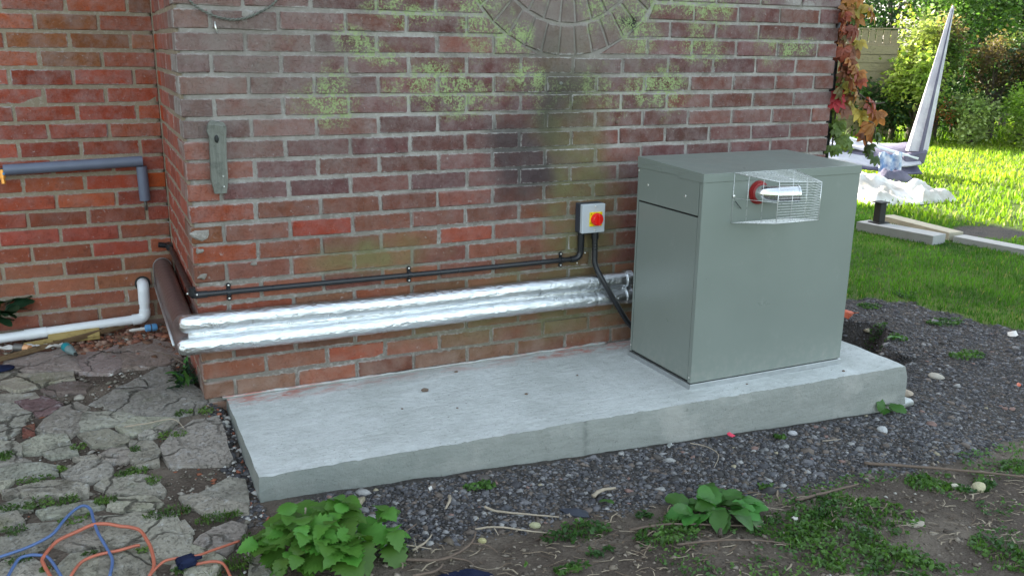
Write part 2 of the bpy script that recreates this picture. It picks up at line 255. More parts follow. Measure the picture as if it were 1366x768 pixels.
def brickmat(name,front):
    t=NT(name); oi=t.n('ObjectInfo'); col=oi.outputs['Color']; rnd=oi.outputs['Random']
    c=t.mix(t.noise(22,4,.65),t.mix(1,col,(.62,.6,.62),'MULTIPLY'),t.mix(1,col,(1.32,1.3,1.3),'MULTIPLY'))
    c=t.mix(t.mp(t.noise(9,3),.5,.75,0,.5),c,t.mix(.5,c,(.16,.12,.085)))
    hs=t.n('HueSaturation'); t.L(c,hs.inputs['Color']); t.L(t.mp(rnd,0,1,.62,.98) if front else t.mp(rnd,0,1,.80,1.08),hs.inputs['Value']); hs.inputs['Saturation'].default_value=1.0 if front else 1.05; c=hs.outputs[0]
    c=t.mix(t.mp(t.noise(30,3,.6),.6,.78,0,.5),c,t.mix(1,c,(.35,.33,.35),'MULTIPLY'))
    sx=t.n('SeparateXYZ'); t.L(t.pos,sx.inputs[0])
    if front:
        bl=t.ma('MULTIPLY',t.mp(sx.outputs['Z'],.35,1.0,.10,.50),t.mp(t.noise(13,5,.75),.40,.72))
        c=t.mix(bl,c,(.33,.285,.28))
        c=t.mix(t.mp(t.noise(48,4,.7),.62,.72,0,.5),c,(.40,.38,.36))
        c=stains(t,c)
        lo=t.ma('MULTIPLY',t.mp(sx.outputs['Z'],.22,.0,0,.55),t.mp(t.noise(14,4),.35,.65)); c=t.mix(lo,c,(.30,.22,.18))
    else:
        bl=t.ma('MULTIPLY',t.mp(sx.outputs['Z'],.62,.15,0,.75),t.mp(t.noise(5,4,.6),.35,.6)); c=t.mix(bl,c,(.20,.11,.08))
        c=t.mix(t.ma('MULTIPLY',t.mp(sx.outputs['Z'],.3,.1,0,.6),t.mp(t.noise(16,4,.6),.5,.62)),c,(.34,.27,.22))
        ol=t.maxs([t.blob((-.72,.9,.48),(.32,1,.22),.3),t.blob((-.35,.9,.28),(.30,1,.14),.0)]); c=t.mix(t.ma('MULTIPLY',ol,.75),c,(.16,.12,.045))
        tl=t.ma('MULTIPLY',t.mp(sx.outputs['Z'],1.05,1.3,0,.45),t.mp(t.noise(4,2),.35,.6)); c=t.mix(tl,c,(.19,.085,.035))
        so_=t.blob((-.50,.9,.845),(.05,.3,.042),.35); c=t.mix(t.ma('MULTIPLY',so_,.8),c,(.05,.05,.045))
    tc=t.n('TexCoord'); sg=t.n('SeparateXYZ'); t.L(tc.outputs['Generated'],sg.inputs[0])
    dx=t.ma('MULTIPLY',t.ma('MINIMUM',sg.outputs['X'],t.ma('SUBTRACT',1.0,sg.outputs['X'])),.21); dz=t.ma('MULTIPLY',t.ma('MINIMUM',sg.outputs['Z'],t.ma('SUBTRACT',1.0,sg.outputs['Z'])),.061)
    ed=t.ma('MULTIPLY_ADD',t.noise(42,4,.75),-.020 if front else -.013,t.ma('MINIMUM',dx,dz))
    em=t.mp(ed,-.0085 if front else -.0055,-.0045 if front else -.003,1,0); em=t.ma('MULTIPLY',em,t.mp(t.noise(3.2,3,.6),.38,.6,.15,.95))
    c=t.mix(em,c,t.mix(t.noise(50,4),(.24,.22,.20),(.46,.44,.42)) if front else (.36,.30,.23))
    h=t.ma('MULTIPLY_ADD',t.noise(70,5,.7),1.0,t.ma('MULTIPLY',t.mp(t.noise(190,3),.3,.45),.6)); t.bump(h,.0034,.85)
    return t.set(c,.9,0,.25)
def mortarmat(name,front):
    t=NT(name); sx=t.n('SeparateXYZ'); t.L(t.pos,sx.inputs[0])
    if front: c=t.mix(t.mp(sx.outputs['Z'],.3,.8),(.20,.178,.15),(.36,.335,.31))
    else: c=t.mix(t.noise(3),(.22,.175,.125),(.35,.29,.21))
    c=t.mix(t.mp(t.noise(4.5,5,.7),.38,.62,0,.8),c,(.17,.15,.13)) if front else t.mix(t.mp(t.noise(12,4,.65),.5,.75,0,.5),c,(.22,.15,.11))
    c=t.mix(t.mp(t.noise(60,4,.7),.5,.75,0,.4),c,(.62,.60,.57))
    if front: c=stains(t,c)
    t.bump(t.noise(150,5,.7),.003,.9); return t.set(c,.95,0,.2)
M={}
M['brickF']=brickmat('weathered_brick',True); M['brickR']=brickmat('red_brick',False)
M['mortF']=mortarmat('lime_mortar',True); M['mortR']=mortarmat('buff_mortar',False)
def far_brick():
    t=NT('house_brickwork'); b=t.n('TexBrick'); b.inputs['Scale'].default_value=1; b.inputs['Brick Width'].default_value=.225; b.inputs['Row Height'].default_value=.0707; b.inputs['Mortar Size'].default_value=.005
    v=t.n('CombineXYZ'); sx=t.n('SeparateXYZ'); t.L(t.pos,sx.inputs[0]); t.L(t.ma('ADD',sx.outputs['X'],sx.outputs['Y']),v.inputs[0]); t.L(sx.outputs['Z'],v.inputs[1]); t.L(v.outputs[0],b.inputs['Vector'])
    b.inputs['Color1'].default_value=(.25,.09,.07,1); b.inputs['Color2'].default_value=(.16,.07,.06,1); b.inputs['Mortar'].default_value=(.35,.33,.3,1); return t.set(b.outputs[0],.9)
M['far']=far_brick()
def groundmat():
    t=NT('earth_and_turf'); at=t.n('VertexColor',layer_name='cover'); s=t.n('SeparateColor'); t.L(at.outputs[0],s.inputs[0])
    soil=t.mix(t.noise(18,5,.7),(.045,.035,.028),(.14,.108,.085)); soil=t.mix(t.mp(t.noise(3.1,4,.6),.45,.65,0,.75),soil,(.21,.17,.135))
    soil=t.mix(t.mp(t.noise(90,4,.7),.6,.72,0,.55),soil,(.26,.23,.20))
    vo=t.n('TexVoronoi'); vo.inputs['Scale'].default_value=95; t.L(t.pos,vo.inputs['Vector'])
    gr=t.mix(t.mp(vo.outputs['Distance'],.0,.7),(.11,.102,.10),(.034,.031,.03)); gr=t.mix(t.mp(t.noise(5,4),.4,.65,0,.7),gr,(.085,.072,.06))
    tf=t.mix(t.noise(30,4,.7),(.018,.035,.008),(.06,.11,.02)); sx=t.n('SeparateXYZ'); t.L(t.pos,sx.inputs[0]); tf=t.mix(t.mp(t.noise(1.3,4),.45,.7,.1,.7),tf,(.14,.19,.035))
    red=t.mix(t.noise(30,4),(.16,.07,.045),(.26,.14,.10))
    c=t.mix(s.outputs[0],soil,gr); c=t.mix(s.outputs[1],c,tf); c=t.mix(s.outputs[2],c,red)
    t.bump(t.ma('ADD',t.noise(60,5,.7),t.ma('MULTIPLY',vo.outputs['Distance'],-.4)),.012,.9); return t.set(c,.95,0,.2)
M['ground']=groundmat()
def tintmat(name,rough=.8,trans=0,spec=.3,bump=0,noise=0,sat=1.3):
    t=NT(name); a=t.n('VertexColor',layer_name='tint').outputs[0]; c=a
    if noise: c=t.mix(t.noise(noise,4,.7),t.mix(1,a,(.7,.7,.7),'MULTIPLY'),t.mix(1,a,(1.3,1.3,1.3),'MULTIPLY'))
    if bump: t.bump(t.noise(bump[0],4,.7),bump[1])
    m=t.set(c,rough,0,spec)
    if trans: t.translucent(t.mix(1,c,(1.25*sat,1.5*sat,.6*sat),'MULTIPLY'),trans)
    return m
M['stones']=tintmat('loose_stones',.85,0,.3,(300,.001),160); M['grass']=tintmat('grass_blades',.6,.45,.25); M['leafcloud']=tintmat('shrub_leaves',.55,.4,.3); M['smallleaf']=tintmat('weed_leaves',.5,.25,.35)
def stonemat():
    t=NT('paving_limestone'); oi=t.n('ObjectInfo'); col=oi.outputs['Color']
    c=t.mix(t.noise(14,6,.75),t.mix(1,col,(.45,.45,.44),'MULTIPLY'),t.mix(1,col,(1.35,1.33,1.3),'MULTIPLY'))
    c=t.mix(t.mp(t.noise(34,5,.75),.54,.68,0,.75),c,t.mix(.5,col,(.55,.55,.56)))
    c=t.mix(t.mp(t.noise(6,5,.75),.54,.70,0,.7),c,(.10,.085,.062))
    c=t.mix(t.mp(t.noise(75,4,.8),.60,.66,0,.8),c,(.045,.04,.033))
    c=t.mix(t.mp(t.noise(4.3,4,.7),.58,.72,0,.6),c,(.10,.11,.04))
    wn=t.n('TexNoise'); wn.inputs['Scale'].default_value=9; wn.inputs['Detail'].default_value=5; t.L(t.pos,wn.inputs['Vector'])
    wa=t.n('VectorMath',operation='MULTIPLY_ADD'); t.L(wn.outputs['Color'],wa.inputs[0]); wa.inputs[1].default_value=(.14,.14,.0); t.L(t.pos,wa.inputs[2])
    vo=t.n('TexVoronoi',feature='DISTANCE_TO_EDGE'); vo.inputs['Scale'].default_value=5.5; t.L(wa.outputs[0],vo.inputs['Vector'])
    ck=t.ma('MULTIPLY',t.mp(vo.outputs['Distance'],.035,.008),t.mp(t.noise(4,3),.46,.58)); c=t.mix(t.ma('MULTIPLY',ck,.8),c,(.05,.045,.035))
    h=t.ma('ADD',t.noise(16,7,.78),t.mp(t.noise(90,4,.8),.35,.45,0,.3)); h=t.ma('SUBTRACT',h,t.ma('MULTIPLY',ck,.7)); t.bump(h,.020,.9); return t.set(c,.92,0,.2)
M['paving']=stonemat()
def concretemat():
    t=NT('cast_concrete'); ge=t.n('NewGeometry'); sx=t.n('SeparateXYZ'); t.L(ge.outputs['Normal'],sx.inputs[0]); sp=t.n('SeparateXYZ'); t.L(t.pos,sp.inputs[0])
    top=t.mix(t.noise(4,5,.6),(.47,.485,.47),(.65,.665,.65)); top=t.mix(t.mp(t.noise(28,6,.8),.48,.68,0,.5),top,(.33,.345,.325)); top=t.mix(t.mp(t.noise(2.3,5,.7),.46,.64,0,.5),top,(.36,.38,.355)); 
    wv=t.scalevec(.6,3,1); top=t.mix(t.mp(t.noise(9,4,.6,wv),.5,.7,0,.3),top,(.70,.71,.72))
    top=t.mix(t.ma('MULTIPLY',t.mp(t.noise(80,4,.8),.60,.66,0,.9),t.mp(t.noise(5,4,.7),.45,.56)),top,(.13,.12,.10))
    yj=t.ma('MULTIPLY_ADD',t.noise(12,3),.05,sp.outputs['Y'])
    pk=t.ma('MULTIPLY',t.mp(yj,-.085,-.03),t.mp(t.noise(9,4,.7,t.scalevec(1,2.5,1)),.45,.6)); pkx=t.ma('MAXIMUM',t.mp(sp.outputs['X'],.6,.3,0,.9),t.blob((1.52,-.06,0),(.30,.2,.1),.6))
    top=t.mix(t.ma('MULTIPLY',pk,t.mp(pkx,0,1,.35,.9)),top,(.50,.20,.16))
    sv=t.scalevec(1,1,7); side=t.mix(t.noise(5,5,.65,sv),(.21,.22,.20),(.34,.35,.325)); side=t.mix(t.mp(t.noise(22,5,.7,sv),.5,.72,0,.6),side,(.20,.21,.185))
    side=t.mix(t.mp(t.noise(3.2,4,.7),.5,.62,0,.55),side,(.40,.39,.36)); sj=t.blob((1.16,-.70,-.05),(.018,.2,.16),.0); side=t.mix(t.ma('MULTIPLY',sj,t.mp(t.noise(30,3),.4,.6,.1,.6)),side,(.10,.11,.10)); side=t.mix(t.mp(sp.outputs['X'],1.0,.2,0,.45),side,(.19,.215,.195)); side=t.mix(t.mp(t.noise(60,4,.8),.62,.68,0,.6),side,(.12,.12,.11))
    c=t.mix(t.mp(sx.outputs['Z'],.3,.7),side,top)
    t.bump(t.ma('ADD',t.noise(40,6,.7),t.ma('ADD',t.ma('MULTIPLY',t.noise(150,4,.75),.5),t.ma('MULTIPLY',t.noise(11,4,.6,t.scalevec(.5,2.4,1)),1.2))),.008,.8); return t.set(c,.88,0,.25)
M['concrete']=concretemat()
def steelpaint(name='boiler_paint',col=(.195,.222,.200)):
    t=NT(name); c=t.mix(t.noise(3,3),tuple(v*.95 for v in col),tuple(v*1.05 for v in col)); c=t.mix(t.mp(t.noise(14,5,.75,t.scalevec(1,1,.5)),.6,.78,0,.12),c,(.42,.43,.40))
    sp=t.n('SeparateXYZ'); t.L(t.pos,sp.inputs[0]); dirt=t.ma('MULTIPLY',t.mp(sp.outputs['Z'],.16,.0),t.mp(t.noise(30,5,.7),.45,.7,0,.55)); c=t.mix(dirt,c,(.32,.31,.28))
    t.bump(t.ma('ADD',t.ma('MULTIPLY',t.noise(500,3,.6),.04),t.noise(2.6,2,.5)),.006,.6); c=t.mix(t.mp(t.noise(60,4,.8,t.scalevec(1,1,.25)),.66,.74,0,.28),c,(.36,.38,.35)); return t.set(c,t.mp(t.noise(6,5,.7),.3,.7,.27,.45),0,.5)
M['paint']=steelpaint()
M['galv']=plain('galvanised_steel',(.52,.54,.55),.38,.85,.15,30)
M['wire']=plain('zinc_wire',(.80,.80,.80),.3,.55,.1,60)
M['chrome']=plain('polished_flue_steel',(.86,.87,.88),.17,1,.08,20)
M['redseal']=plain('red_silicone',(.26,.015,.015),.45,0,.15,60)
M['dark']=plain('black_parts_and_gap_shade',(.012,.013,.012),.7)  # near black for black parts, also paints shade in gaps and openings
def foilmat():
    t=NT('aluminium_foil'); sv=t.scalevec(1,2.2,2.2); v=t.n('TexVoronoi',feature='F1'); v.inputs['Scale'].default_value=38; t.L(sv,v.inputs['Vector'])
    n=t.noise(26,5,.7,t.scalevec(.55,1.5,1.5),1.2); n2=t.noise(120,4,.65,t.scalevec(.5,1.3,1.3),1.0)
    h=t.ma('ADD',t.ma('MULTIPLY',n,.9),t.ma('ADD',t.ma('MULTIPLY',v.outputs['Distance'],.35),t.ma('MULTIPLY',n2,.35))); t.bump(h,.0055,.8)
    return t.set(t.mix(t.noise(7),(.76,.79,.82),(.88,.89,.90)),t.mp(t.noise(18,3),.3,.7,.16,.28),1)
M['foil']=foilmat()
M['blackpvc']=plain('black_plastic',(.014,.015,.018),.32,0,.2,30,0,.5)
M['brownlag']=None
def brownmat():
    t=NT('brown_pipe_wrap'); c=t.mix(t.noise(8,4),(.085,.05,.045),(.13,.085,.078)); sv=t.scalevec(3,.6,3)
    sc=t.mp(t.noise(38,3,.8,sv,2.5),.66,.70,0,.8); c=t.mix(sc,c,(.55,.52,.50)); t.bump(t.noise(40,4),.002); return t.set(c,.38,0,.5)
M['brownlag']=brownmat()
M['greyplastic']=plain('light_grey_plastic',(.50,.53,.56),.4,0,.05,10)
M['darkgrey']=plain('dark_grey_plastic',(.035,.04,.055),.45)
M['yellow']=plain('yellow_plastic',(.85,.62,.0),.35,0,.06); M['red']=plain('red_plastic',(.80,.015,.01),.22,0,.06)
M['screw']=plain('zinc_screw',(.75,.74,.70),.3,.8)
M['white']=plain('white_upvc',(.72,.74,.76),.35,0,.1,12); M['wrappipe']=plain('grey_blue_lagging',(.13,.15,.21),.5,0,.25,12,.001)
M['brass']=plain('brass_valve',(.75,.32,.06),.35,.5); M['copperdark']=plain('dull_metal_pipe',(.15,.14,.13),.5,.6)
def woodmat(name,a,b,sv=(12,12,1),s=9):
    t=NT(name); n=t.noise(s,5,.7,t.scalevec(*sv),.6); c=t.mix(n,a,b); c=t.mix(t.mp(t.noise(22,4,.7),.55,.72,0,.55),c,tuple(v*.35 for v in a)); t.bump(n,.004); return t.set(c,.85,0,.2)
M['oldwood']=woodmat('weathered_grey_wood',(.085,.09,.075),(.25,.25,.22)); M['pine']=woodmat('yellow_treated_pine',(.30,.21,.07),(.46,.35,.14),(2,14,6),6); M['brownwood']=woodmat('brown_damp_timber',(.09,.055,.028),(.22,.145,.08),(1.5,14,6),6)
M['fence']=woodmat('larch_lap_fence',(.20,.165,.10),(.38,.32,.21),(2,2,8),5)
def leafmat(name,a,b,tr=.3,rough=.45):
    t=NT(name); oi=t.n('ObjectInfo'); c=t.mix(t.noise(35,4),a,b); hs=t.n('HueSaturation'); t.L(c,hs.inputs['Color']); t.L(t.mp(oi.outputs['Random'],0,1,.7,1.35),hs.inputs['Value']); t.L(t.mp(oi.outputs['Random'],0,1,.485,.512),hs.inputs['Hue']); c=hs.outputs[0]
    t.bump(t.noise(160,3),.0015,.6); m=t.set(c,rough,0,.4); t.translucent(t.mix(1,c,(1.3,1.5,.6),'MULTIPLY'),tr); return m
M['nettle']=leafmat('nettle_leaf',(.055,.15,.022),(.10,.24,.035)); M['dock']=leafmat('dock_leaf',(.04,.13,.025),(.08,.21,.04)); M['darkleaf']=leafmat('dark_green_leaf',(.012,.035,.018),(.025,.065,.03))
M['creeper']=None
def creepmat():
    t=NT('creeper_leaf'); oi=t.n('ObjectInfo'); c=t.mix(t.noise(25,4),t.mix(1,oi.outputs['Color'],(.6,.6,.6),'MULTIPLY'),t.mix(1,oi.outputs['Color'],(1.3,1.3,1.2),'MULTIPLY')); m=t.set(c,.5,0,.4); t.translucent(t.mix(1,c,(1.4,1.3,.8),'MULTIPLY'),.35); return m
M['creeper']=creepmat()
M['stem']=plain('green_stem',(.08,.13,.03),.6); M['twig']=plain('pale_dry_twig',(.34,.28,.21),.85,0,.35,60,.001); M['darktwig']=plain('brown_root',(.14,.10,.075),.9,0,.35,60,.001); M['bark']=plain('bark',(.07,.055,.04),.9,0,.3,10,.01)
def clothmat(name,a,b,scale=4,tr=0):
    t=NT(name); n=t.noise(scale,4); c=t.mix(t.mp(n,.35,.65),a,b); t.bump(t.noise(30,4),.006); m=t.set(c,.8,0,.2)
    if tr: t.translucent(c,tr)
    return m
M['tarp']=clothmat('white_sheeting',(.50,.47,.42),(.80,.78,.76),5,.1); M['canopy']=clothmat('white_canopy_fabric',(.50,.48,.54),(.66,.65,.68),6,.2); M['mauve']=clothmat('mauve_grey_fabric',(.10,.095,.14),(.18,.165,.22)); M['bluecloth']=clothmat('blue_white_cloth',(.12,.22,.42),(.65,.68,.74),14)
M['navy']=clothmat('navy_cloth',(.006,.010,.035),(.012,.018,.05),20)
M['bluecord']=plain('blue_cord',(.075,.13,.28),.5,0,.2,30); M['orangecord']=plain('orange_cable',(.42,.12,.07),.5,0,.3,30)
M['teal']=plain('teal_grip_rubber',(.0,.22,.26),.4); M['greygrip']=plain('grey_tool_body',(.16,.22,.22),.45); M['bluetape']=plain('pale_blue_plastic',(.10,.28,.52),.4)
M['pavingslab']=plain('pale_concrete_plank',(.34,.34,.33),.9,0,.2,12,.003); M['buffslab']=plain('buff_concrete_plank',(.36,.33,.25),.9,0,.2,12,.003)
# ------------------------------------------------------------------ ground
def zj(j): return (19-j)*.0707
def axisvals(lo,hi,step,far,k=1.25):
    v=list(np.arange(lo,hi,step)); s=step; x=v[-1]
    while x<far: s*=k; x+=s; v.append(x)
    s=step; x=lo; pre=[]
    while x>-far: s*=k; x-=s; pre.append(x)
    return np.array(pre[::-1]+v)
LE=[(3.05,1.2),(3.45,.86),(3.75,.70),(4.05,.50),(4.05,.2),(4.02,-.04),(4.25,-.3),(4.6,-.7)]   # edge of the turf
LAWN=LE+[(6,-1.5),(9,-3.6),(60,-60),(400,-60),(400,400),(2.6,400),(2.6,1.5)]
def surf(x,y): return g(x,y)+.006*fbm(x,y,9,3)+.012*fbm(x,y,2.1,5)*sm((np.asarray(x)-.2)/.4)*sm((-.74-np.asarray(y))/.1+sm((np.asarray(x)-2.75)/.1))
def cover(x,y):
    n=fbm(x,y,5,11)
    grav=sm((x-.12+.05*n)/.08)*sm((y+1.10+.10*fbm(x,y,3,2)+.045*x-.03*np.clip(x-2.2,0,2))/.10)
    lawn=inpoly(x+.12*fbm(x,y,6,8),y+.12*fbm(x,y,6,9),LAWN).astype(float)
    dirt=np.exp(-(((x-6.45)/.42)**2+((y-1.80)/.30)**2)*1.2); lawn=lawn*(1-sm((dirt+.25*n-.35)/.2)); lawn=np.maximum(lawn,sm((-y-3.2)/.3)); lawn=np.maximum(lawn,sm((-x-3.2)/.3))
    red=sm((-x+.05)/.1)*sm((y-.45+.12*n)/.35)*(y<.95)
    return grav,lawn,red
def build_ground():
    xs=axisvals(-1.1,6.2,.035,600); ys=axisvals(-2.3,3.4,.035,600)
    X,Y=np.meshgrid(xs,ys); Z=surf(X,Y); nx=len(xs);ny=len(ys)
    V=np.stack([X,Y,Z],-1).reshape(-1,3); i=np.arange(ny-1)[:,None]*nx+np.arange(nx-1)[None,:]
    F=np.stack([i,i+1,i+1+nx,i+nx],-1).reshape(-1,4)
    m=fastmesh('ground',V,F,smooth=True)
    G,Lw,Rd=cover(X,Y); a=m.color_attributes.new('cover','FLOAT_COLOR','POINT')
    c=np.ones((nx*ny,4),np.float32); c[:,0]=G.ravel();c[:,1]=Lw.ravel();c[:,2]=Rd.ravel(); a.data.foreach_set('color',c.ravel())
    tag(obj('ground',m,M['ground']),kind='structure')
build_ground()
# ------------------------------------------------------------------ brick walls
BH=.0607
def brickmesh(L,H=BH,W=.1,tag_='brick'):
    V,F=chbox((0,L,0,W,0,H),.0045,.0020,R); return newmesh('brick',V,F)
VAR={}
def variants(L,W=.1):
    k=(round(L,4),round(W,3))
    if k not in VAR: VAR[k]=[brickmesh(L,W=W) for _ in range(6)]
    return VAR[k]
def putbrick(parent,mat,loc,L,col,W=.1,rz=0,sx=1,mesh=None):
    loc=(loc[0],loc[1],loc[2]+(.0016*math.sin(loc[0]*2.3+loc[2]*19)+R.uniform(-.001,.001) if parent is front else 0))
    m=mesh or R.choice(variants(L,W))
    o=obj('brick',m,mat,parent,loc); o.color=(*col,1); o.scale=(sx,1,R.uniform(.97,1.02)); o.rotation_euler=(R.uniform(-.006,.006),R.uniform(-.006,.006),rz+R.uniform(-.008,.008)); return o
def jc(c,a=.14): 
    k=R.uniform(1-a,1+a); return (c[0]*k*R.uniform(.97,1.03),c[1]*k*R.uniform(.96,1.04),c[2]*k*R.uniform(.96,1.04))
def mortar_panel(name,parent,mat,x0,x1,z0,z1,step=.012,amp=.0028,off=.0038,fn=None,depth=.03,seed=1):
    """wall mortar as a rough sheet with returned edges; local x along wall, y into it"""
    nx=int((x1-x0)/step)+1;nz=int((z1-z0)/step)+1; X,Z=np.meshgrid(np.linspace(x0,x1,nx),np.linspace(z0,z1,nz)); Y=off+amp*fbm(X,Z,28,seed,3)
    if fn: Y=fn(X,Z,Y)
    Y[0,:]=depth;Y[-1,:]=depth;Y[:,0]=depth;Y[:,-1]=depth
    V=np.stack([X,Y,Z],-1).reshape(-1,3); i=np.arange(nz-1)[:,None]*nx+np.arange(nx-1)[None,:]; F=np.stack([i,i+1,i+1+nx,i+nx],-1).reshape(-1,4)
    return obj(name,fastmesh(name,V,F,smooth=True),mat,parent)
CX,CZ,RO,RI=1.43,1.66,.462,.342
front=empty('brick_wall',(0,0,0),'weathered purple-red brick wall with green lichen, standing behind the green boiler','wall')
XE=2.807
def fcol(j,x):
    u=R.random()
    if j<=8: c=(.178,.078,.070) if u<.7 else (.205,.083,.065)
    elif j<=13: c=(.215,.080,.056) if u<.55 else (.245,.088,.052)
    else: c=(.25,.090,.052) if u<.6 else (.21,.10,.055)
    if x<.05 and 6<=j<=8: c=(.30,.085,.05)
    if j in(9,11) and x<.05: c=(.34,.075,.032)
    if j==10 and x<.05: c=(.28,.10,.045)
    if j==10 and .3<x<.4: c=(.38,.068,.036)
    if j==11 and .85<x<.92: c=(.30,.08,.048)
    if j==14 and x<.3: c=(.33,.085,.045)
    if j==17 and .4<x<.5: c=(.36,.08,.035)
    if j in(13,14) and .5<x<.75: c=(.30,.10,.05)
    return jc(c)
def segs(j,xend=XE):
    out=[]; x=0.0
    if j%2: 
        e=.22
    else: e=.1075
    k=0
    while x<xend-.01:
        x1=min(e,xend); out.append([x+(0.005 if k else 0),x1-(.005 if x1<xend else 0)]); x=x1; e+=.225; k+=1
    # wander of the upright joints
    for a,b in zip(out[:-1],out[1:]):
        d=R.uniform(-.004,.004); a[1]+=d; b[0]+=d
    return [(a,b) for a,b in out if b-a>.02]
def xcirc(z,rad): 
    d=rad*rad-(z-CZ)**2; return math.sqrt(d) if d>0 else 0
stuff=MB()
def frontrow(j,indiv):
    z0=zj(j+1)+.005; z1=z0+BH
    for a,b in segs(j):
        pieces=[]; cut=False
        h=max(xcirc(z0,RO+.008),xcirc(z1,RO+.008))
        if CZ-RO-.008>z0 and CZ-RO>z1-.02: h=0
        if h>0 and a<CX+h and b>CX-h:
            hb=xcirc(z0,RO+.008);ht=xcirc(z1,RO+.008); cut=True
            lb,lt=(CX-hb,CX-ht) if hb>0 else (None,None)
            if hb<=0: hb=.0; lb=CX; 
            if ht<=0: ht=0.0; lt=CX
            lb=CX-hb; lt=CX-ht
            if a<min(lb,lt)-.015: pieces.append((a,min(b,lb),a,min(b,lt)))
            rb=CX+hb; rt=CX+ht
            if b>max(rb,rt)+.015: pieces.append((max(a,rb),b,max(a,rt),b))
        else: pieces=[(a,b,a,b)]
        for (ab,bb,at,bt) in pieces:
            y=R.uniform(-.0022,.0014); W=.1; full=(j%2==1)
            if not indiv: V,F=chbox((ab,bb,y,W,z0,z1),.004); stuff.add(V,F); continue
            col=fcol(j,a)
            if cut:
                V,F=chbox((0,1,0,W,0,BH),.004,.0008,R)
                V2=[]
                for (x,yy,z) in V:
                    t=z/BH; l=(ab*(1-t)+at*t); r=(bb*(1-t)+bt*t); ch=.004
                    xx=l+ (x*(r-l) if ch<x<1-ch+1e-6 or True else 0); V2.append((xx-ab,yy,z))
                m=newmesh('brick',V2,F); putbrick(front,M['brickF'],(ab,y,z0),0,col,mesh=m)
            else:
                L=.215 if b-a>.16 else (.1075 if b-a>.08 else .05)
                Wd=.215 if (a<.01 and not full) else .1
                putbrick(front,M['brickF'],(a,y,z0),L,col,W=Wd,sx=(b-a)/L)
NB0=len(bpy.data.objects)
for j in range(-1,20): frontrow(j,True)
for j in range(-12,-1): frontrow(j,False)
# round window surround: two rings of bricks on edge
def ringbrick(r0,r1,a0,a1,y):
    V=[];F=[]
    for (yy,ins) in ((y+.004,0),(y,.0035),(y+.1,0)):
        for (rr,aa) in ((r0,a0),(r0,a1),(r1,a1),(r1,a0)):
            rm=(r0+r1)/2; am=(a0+a1)/2; rr2=rr+(ins if rr<rm else -ins); aa2=aa+(ins/rr if aa<am else -ins/rr)
            V.append((CX+rr2*math.sin(aa2),yy,CZ-rr2*math.cos(aa2)))
    F=[(4,5,6,7),(0,1,5,4),(1,2,6,5),(2,3,7,6),(3,0,4,7),(0,8,9,1),(1,9,10,2),(2,10,11,3),(3,11,8,0)]
    return V,F
for r0,r1,n in ((RI+.006,RO-.004,38),(.225,RI-.006,30)):
    st=2*math.pi/n
    for k in range(n):
        a=k*st; am=(a+math.pi)%(2*math.pi)-math.pi
        zb=CZ-r1*math.cos(am); ww=.0055/((r0+r1)/2)
        V,F=ringbrick(r0,r1,am-st/2+ww*.7,am+st/2-ww*.7,R.uniform(-.003,.001))
        if zb<1.45:
            c=jc((.185,.11,.09) if r0>.3 else (.20,.13,.11),.18); o=obj('brick',newmesh('brick',V,F),M['brickF'],front); o.color=(*c,1)
        else: stuff.add(V,F)
o=stuff.build('upper_brickwork',M['brickF'],front,kind='stuff'); o.color=(.2,.1,.105,1)
print('front bricks',len(bpy.data.objects)-NB0)
def smear(X,Z,Y):   # wide smeared joints near the batten and ends
    k=np.exp(-(((X-.16)/.10)**2+((Z-1.12)/.16)**2)); Y=Y-.0026*k*(fbm(X,Z,14,9)>.0)
    return Y
mortar_panel('mortar',front,M['mortF'],.003,XE-.003,-.28,2.15,.011,.0022,.0046,None,.09)
mb=MB(); mb.box(.02,XE-.012,.02,12.7,-.3,5.0); mb.box(-.05,XE+.15,-.12,12.9,5.0,5.12)  # unseen house block, height and depth set for its shadow on the lawn
mb.box(.02,XE-.004,.02,.09,2.14,5.0); mb.build('house_block',M['far'],front)
# right hand end face, joined
e=MB()
for j in range(-12,20):
    y=.0 if j%2 else .0
    yy=.115 if j%2 else .225; z0=zj(j+1)+.005
    while yy<1.6: e.add(*chbox((XE-.1,XE+R.uniform(-.002,.002),yy,yy+.215,z0,z0+BH),.004)); yy+=.225
o=e.build('end_brickwork',M['brickR'],front,kind='stuff'); o.color=(.24,.1,.08,1)
# cement patches at the left corner
for (x,z,s) in ((.028,.60,.030),(.022,.545,.014),(.026,.455,.016),(.20,.485,.012),(.235,1.325,.020)):
    V=[];n=9
    for k in range(n):
        a=2*math.pi*k/n; r=s*R.uniform(.6,1.15); V.append((x+r*math.cos(a)*1.2,-.001,z+r*math.sin(a)*.8))
    V+= [((vx-x)*.7+x,-.0055+R.uniform(-.001,.001),(vz-z)*.7+z) for vx,_,vz in V[:n]]; V.append((x,-.007,z))
    F=[(k,(k+1)%n,n+(k+1)%n,n+k) for k in range(n)]+[(n+k,n+(k+1)%n,2*n) for k in range(n)]
    obj('cement_patch',newmesh('cement_patch',V,F),M['mortF'],front)
